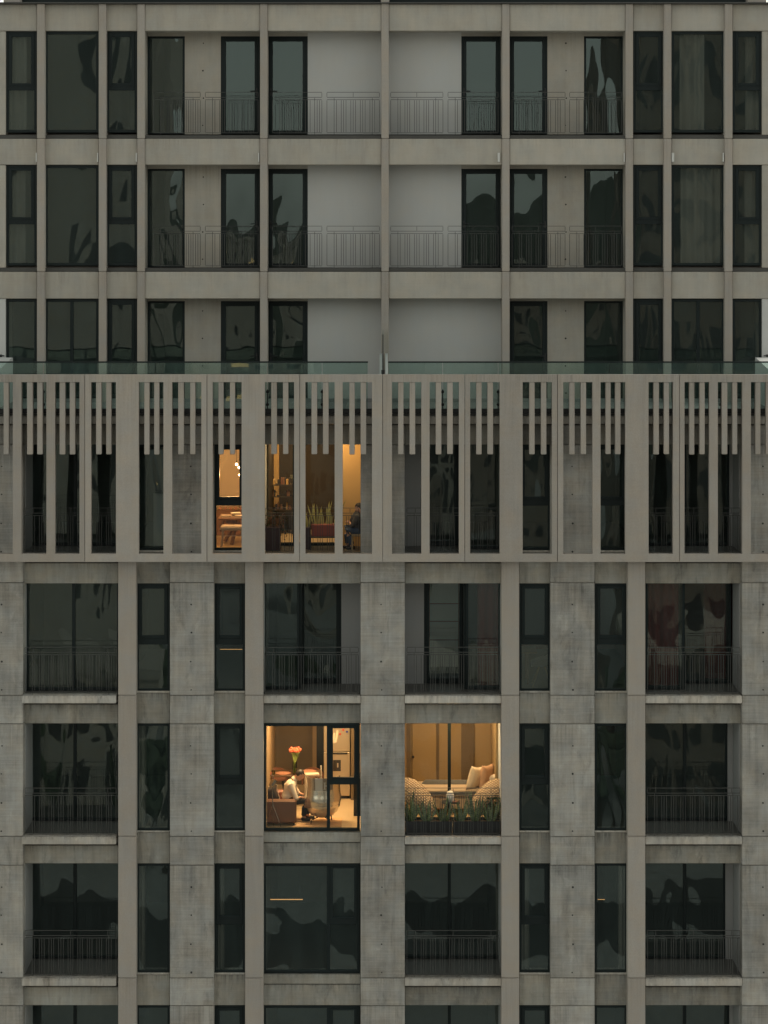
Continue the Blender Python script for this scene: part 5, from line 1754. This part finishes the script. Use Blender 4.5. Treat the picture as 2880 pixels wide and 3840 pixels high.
# pale cabinet behind the screen
a, b = P(575, 1850, 1.3), P(612, 1990, 1.3)
o = thing('pale_cabinet', 'narrow pale cabinet behind the dark window left of the concrete pier', 'cabinet', ((a.x + b.x) / 2, 1.45, F0))
MB().box(a.x, 1.3, F0, b.x, 1.7, a.z, 0.006).make('carcass', M['white'], o)
MB().box(a.x + 0.01, 1.285, F0 + 0.08, b.x - 0.01, 1.299, a.z - 0.02, 0.003).make('door', M['white'], o)
# curtains
M['curtain'] = plain('grey_curtain', (0.20, 0.19, 0.17), 0.95, 0, 0.15, 3)
def curtain(px0, px1, py0, py1, y, lab):
    a, b = P(px0, py0, y), P(px1, py1, y)
    m_ = MB()
    n = max(8, int((b.x - a.x) * 26))
    f0 = []
    for s in (0, 0.006):
        row = []
        for i in range(n + 1):
            x = a.x + (b.x - a.x) * i / n
            dy = 0.035 * math.sin(i * 1.25) + 0.012 * math.sin(i * 0.37)
            row.append((m_.bm.verts.new((x, y + dy + s, b.z)), m_.bm.verts.new((x, y + dy + s, a.z))))
        for i in range(n):
            m_.bm.faces.new((row[i][0], row[i + 1][0], row[i + 1][1], row[i][1]))
        f0.append(row)
    o_ = m_.make('curtain', M['curtain'], None, smooth=True)
    return tag(o_, lab, 'curtain', 'curtains behind dark windows')
yc = YF + 0.28
curtain(2548, 2640, 118, 498, yc, 'grey curtain behind the big top floor pane at the right')
curtain(2552, 2700, 622, 996, yc, 'wide grey curtain behind the big second floor pane at the right')
curtain(2795, 2846, 118, 498, yc, 'grey curtain in the rightmost top floor window')
curtain(2792, 2846, 622, 996, yc, 'grey curtain in the rightmost second floor window')
curtain(36, 100, 118, 498, yc, 'grey curtain in the leftmost top floor window')
curtain(36, 96, 622, 996, yc, 'grey curtain in the leftmost second floor window')

# dark red curtains and a pale blind in the row under the slatted screen
M['redcurtain'] = plain('dark_red_curtain', (0.11, 0.010, 0.009), 0.95, 0, 0.15, 3)
t1 = topbot(1, 0.85)
for (a, b, y, lab) in ((2432, 2545, 0.84, 'dark red curtain behind the left pane of the right hand balcony under the screen'), (2640, 2722, YB + 0.22, 'dark red curtain drawn to the right edge of the right hand balcony glazing'),
                       (1790, 1868, 0.84, 'dark red curtain behind the balcony glazing beside the smooth column')):
    tt_, bb_ = topbot(1, y)
    curtain(a, b, tt_ + 8, bb_ - 12, y, lab).data.materials[0] = M['redcurtain']
M['blind'] = plain('pale_blind', (0.36, 0.35, 0.33), 0.9, 0, 0.1, 2)
yb_ = YB + 0.22
bl_ = thing('roller_blind', 'pale banded blind behind the balcony door beside the centre pier', 'blind', tuple(P(1668, 2200, yb_)))
for k, (p0, p1) in enumerate(((2160, 2262), (2266, 2328), (2332, 2398), (2402, 2500))):
    a, b = P(1612, p0, yb_), P(1718, p1, yb_)
    MB().box(a.x, yb_ - 0.01 * (k % 2), b.z, b.x, yb_ + 0.012, a.z, 0.002).make('blind_panel', M['blind'], bl_)

# thin curtains at one side of some narrow windows
for (a, b, r, lab) in ((520, 548, 2, 'grey curtain strip in the tall narrow pane in the same storey as the man'), (522, 546, 3, 'grey curtain strip in the tall narrow pane at the lower left'), (1955, 1985, 3, 'grey curtain strip in the narrow window right of the smooth column'),
                       (2318, 2345, 3, 'grey curtain strip in the narrow window with the short glowing lamp'), (818, 842, 3, 'grey curtain strip in the narrow window left of the glowing linear lamp')):
    curtain(a, b, TOP[r] + 8, BOT[r] - 6, 0.52, lab)
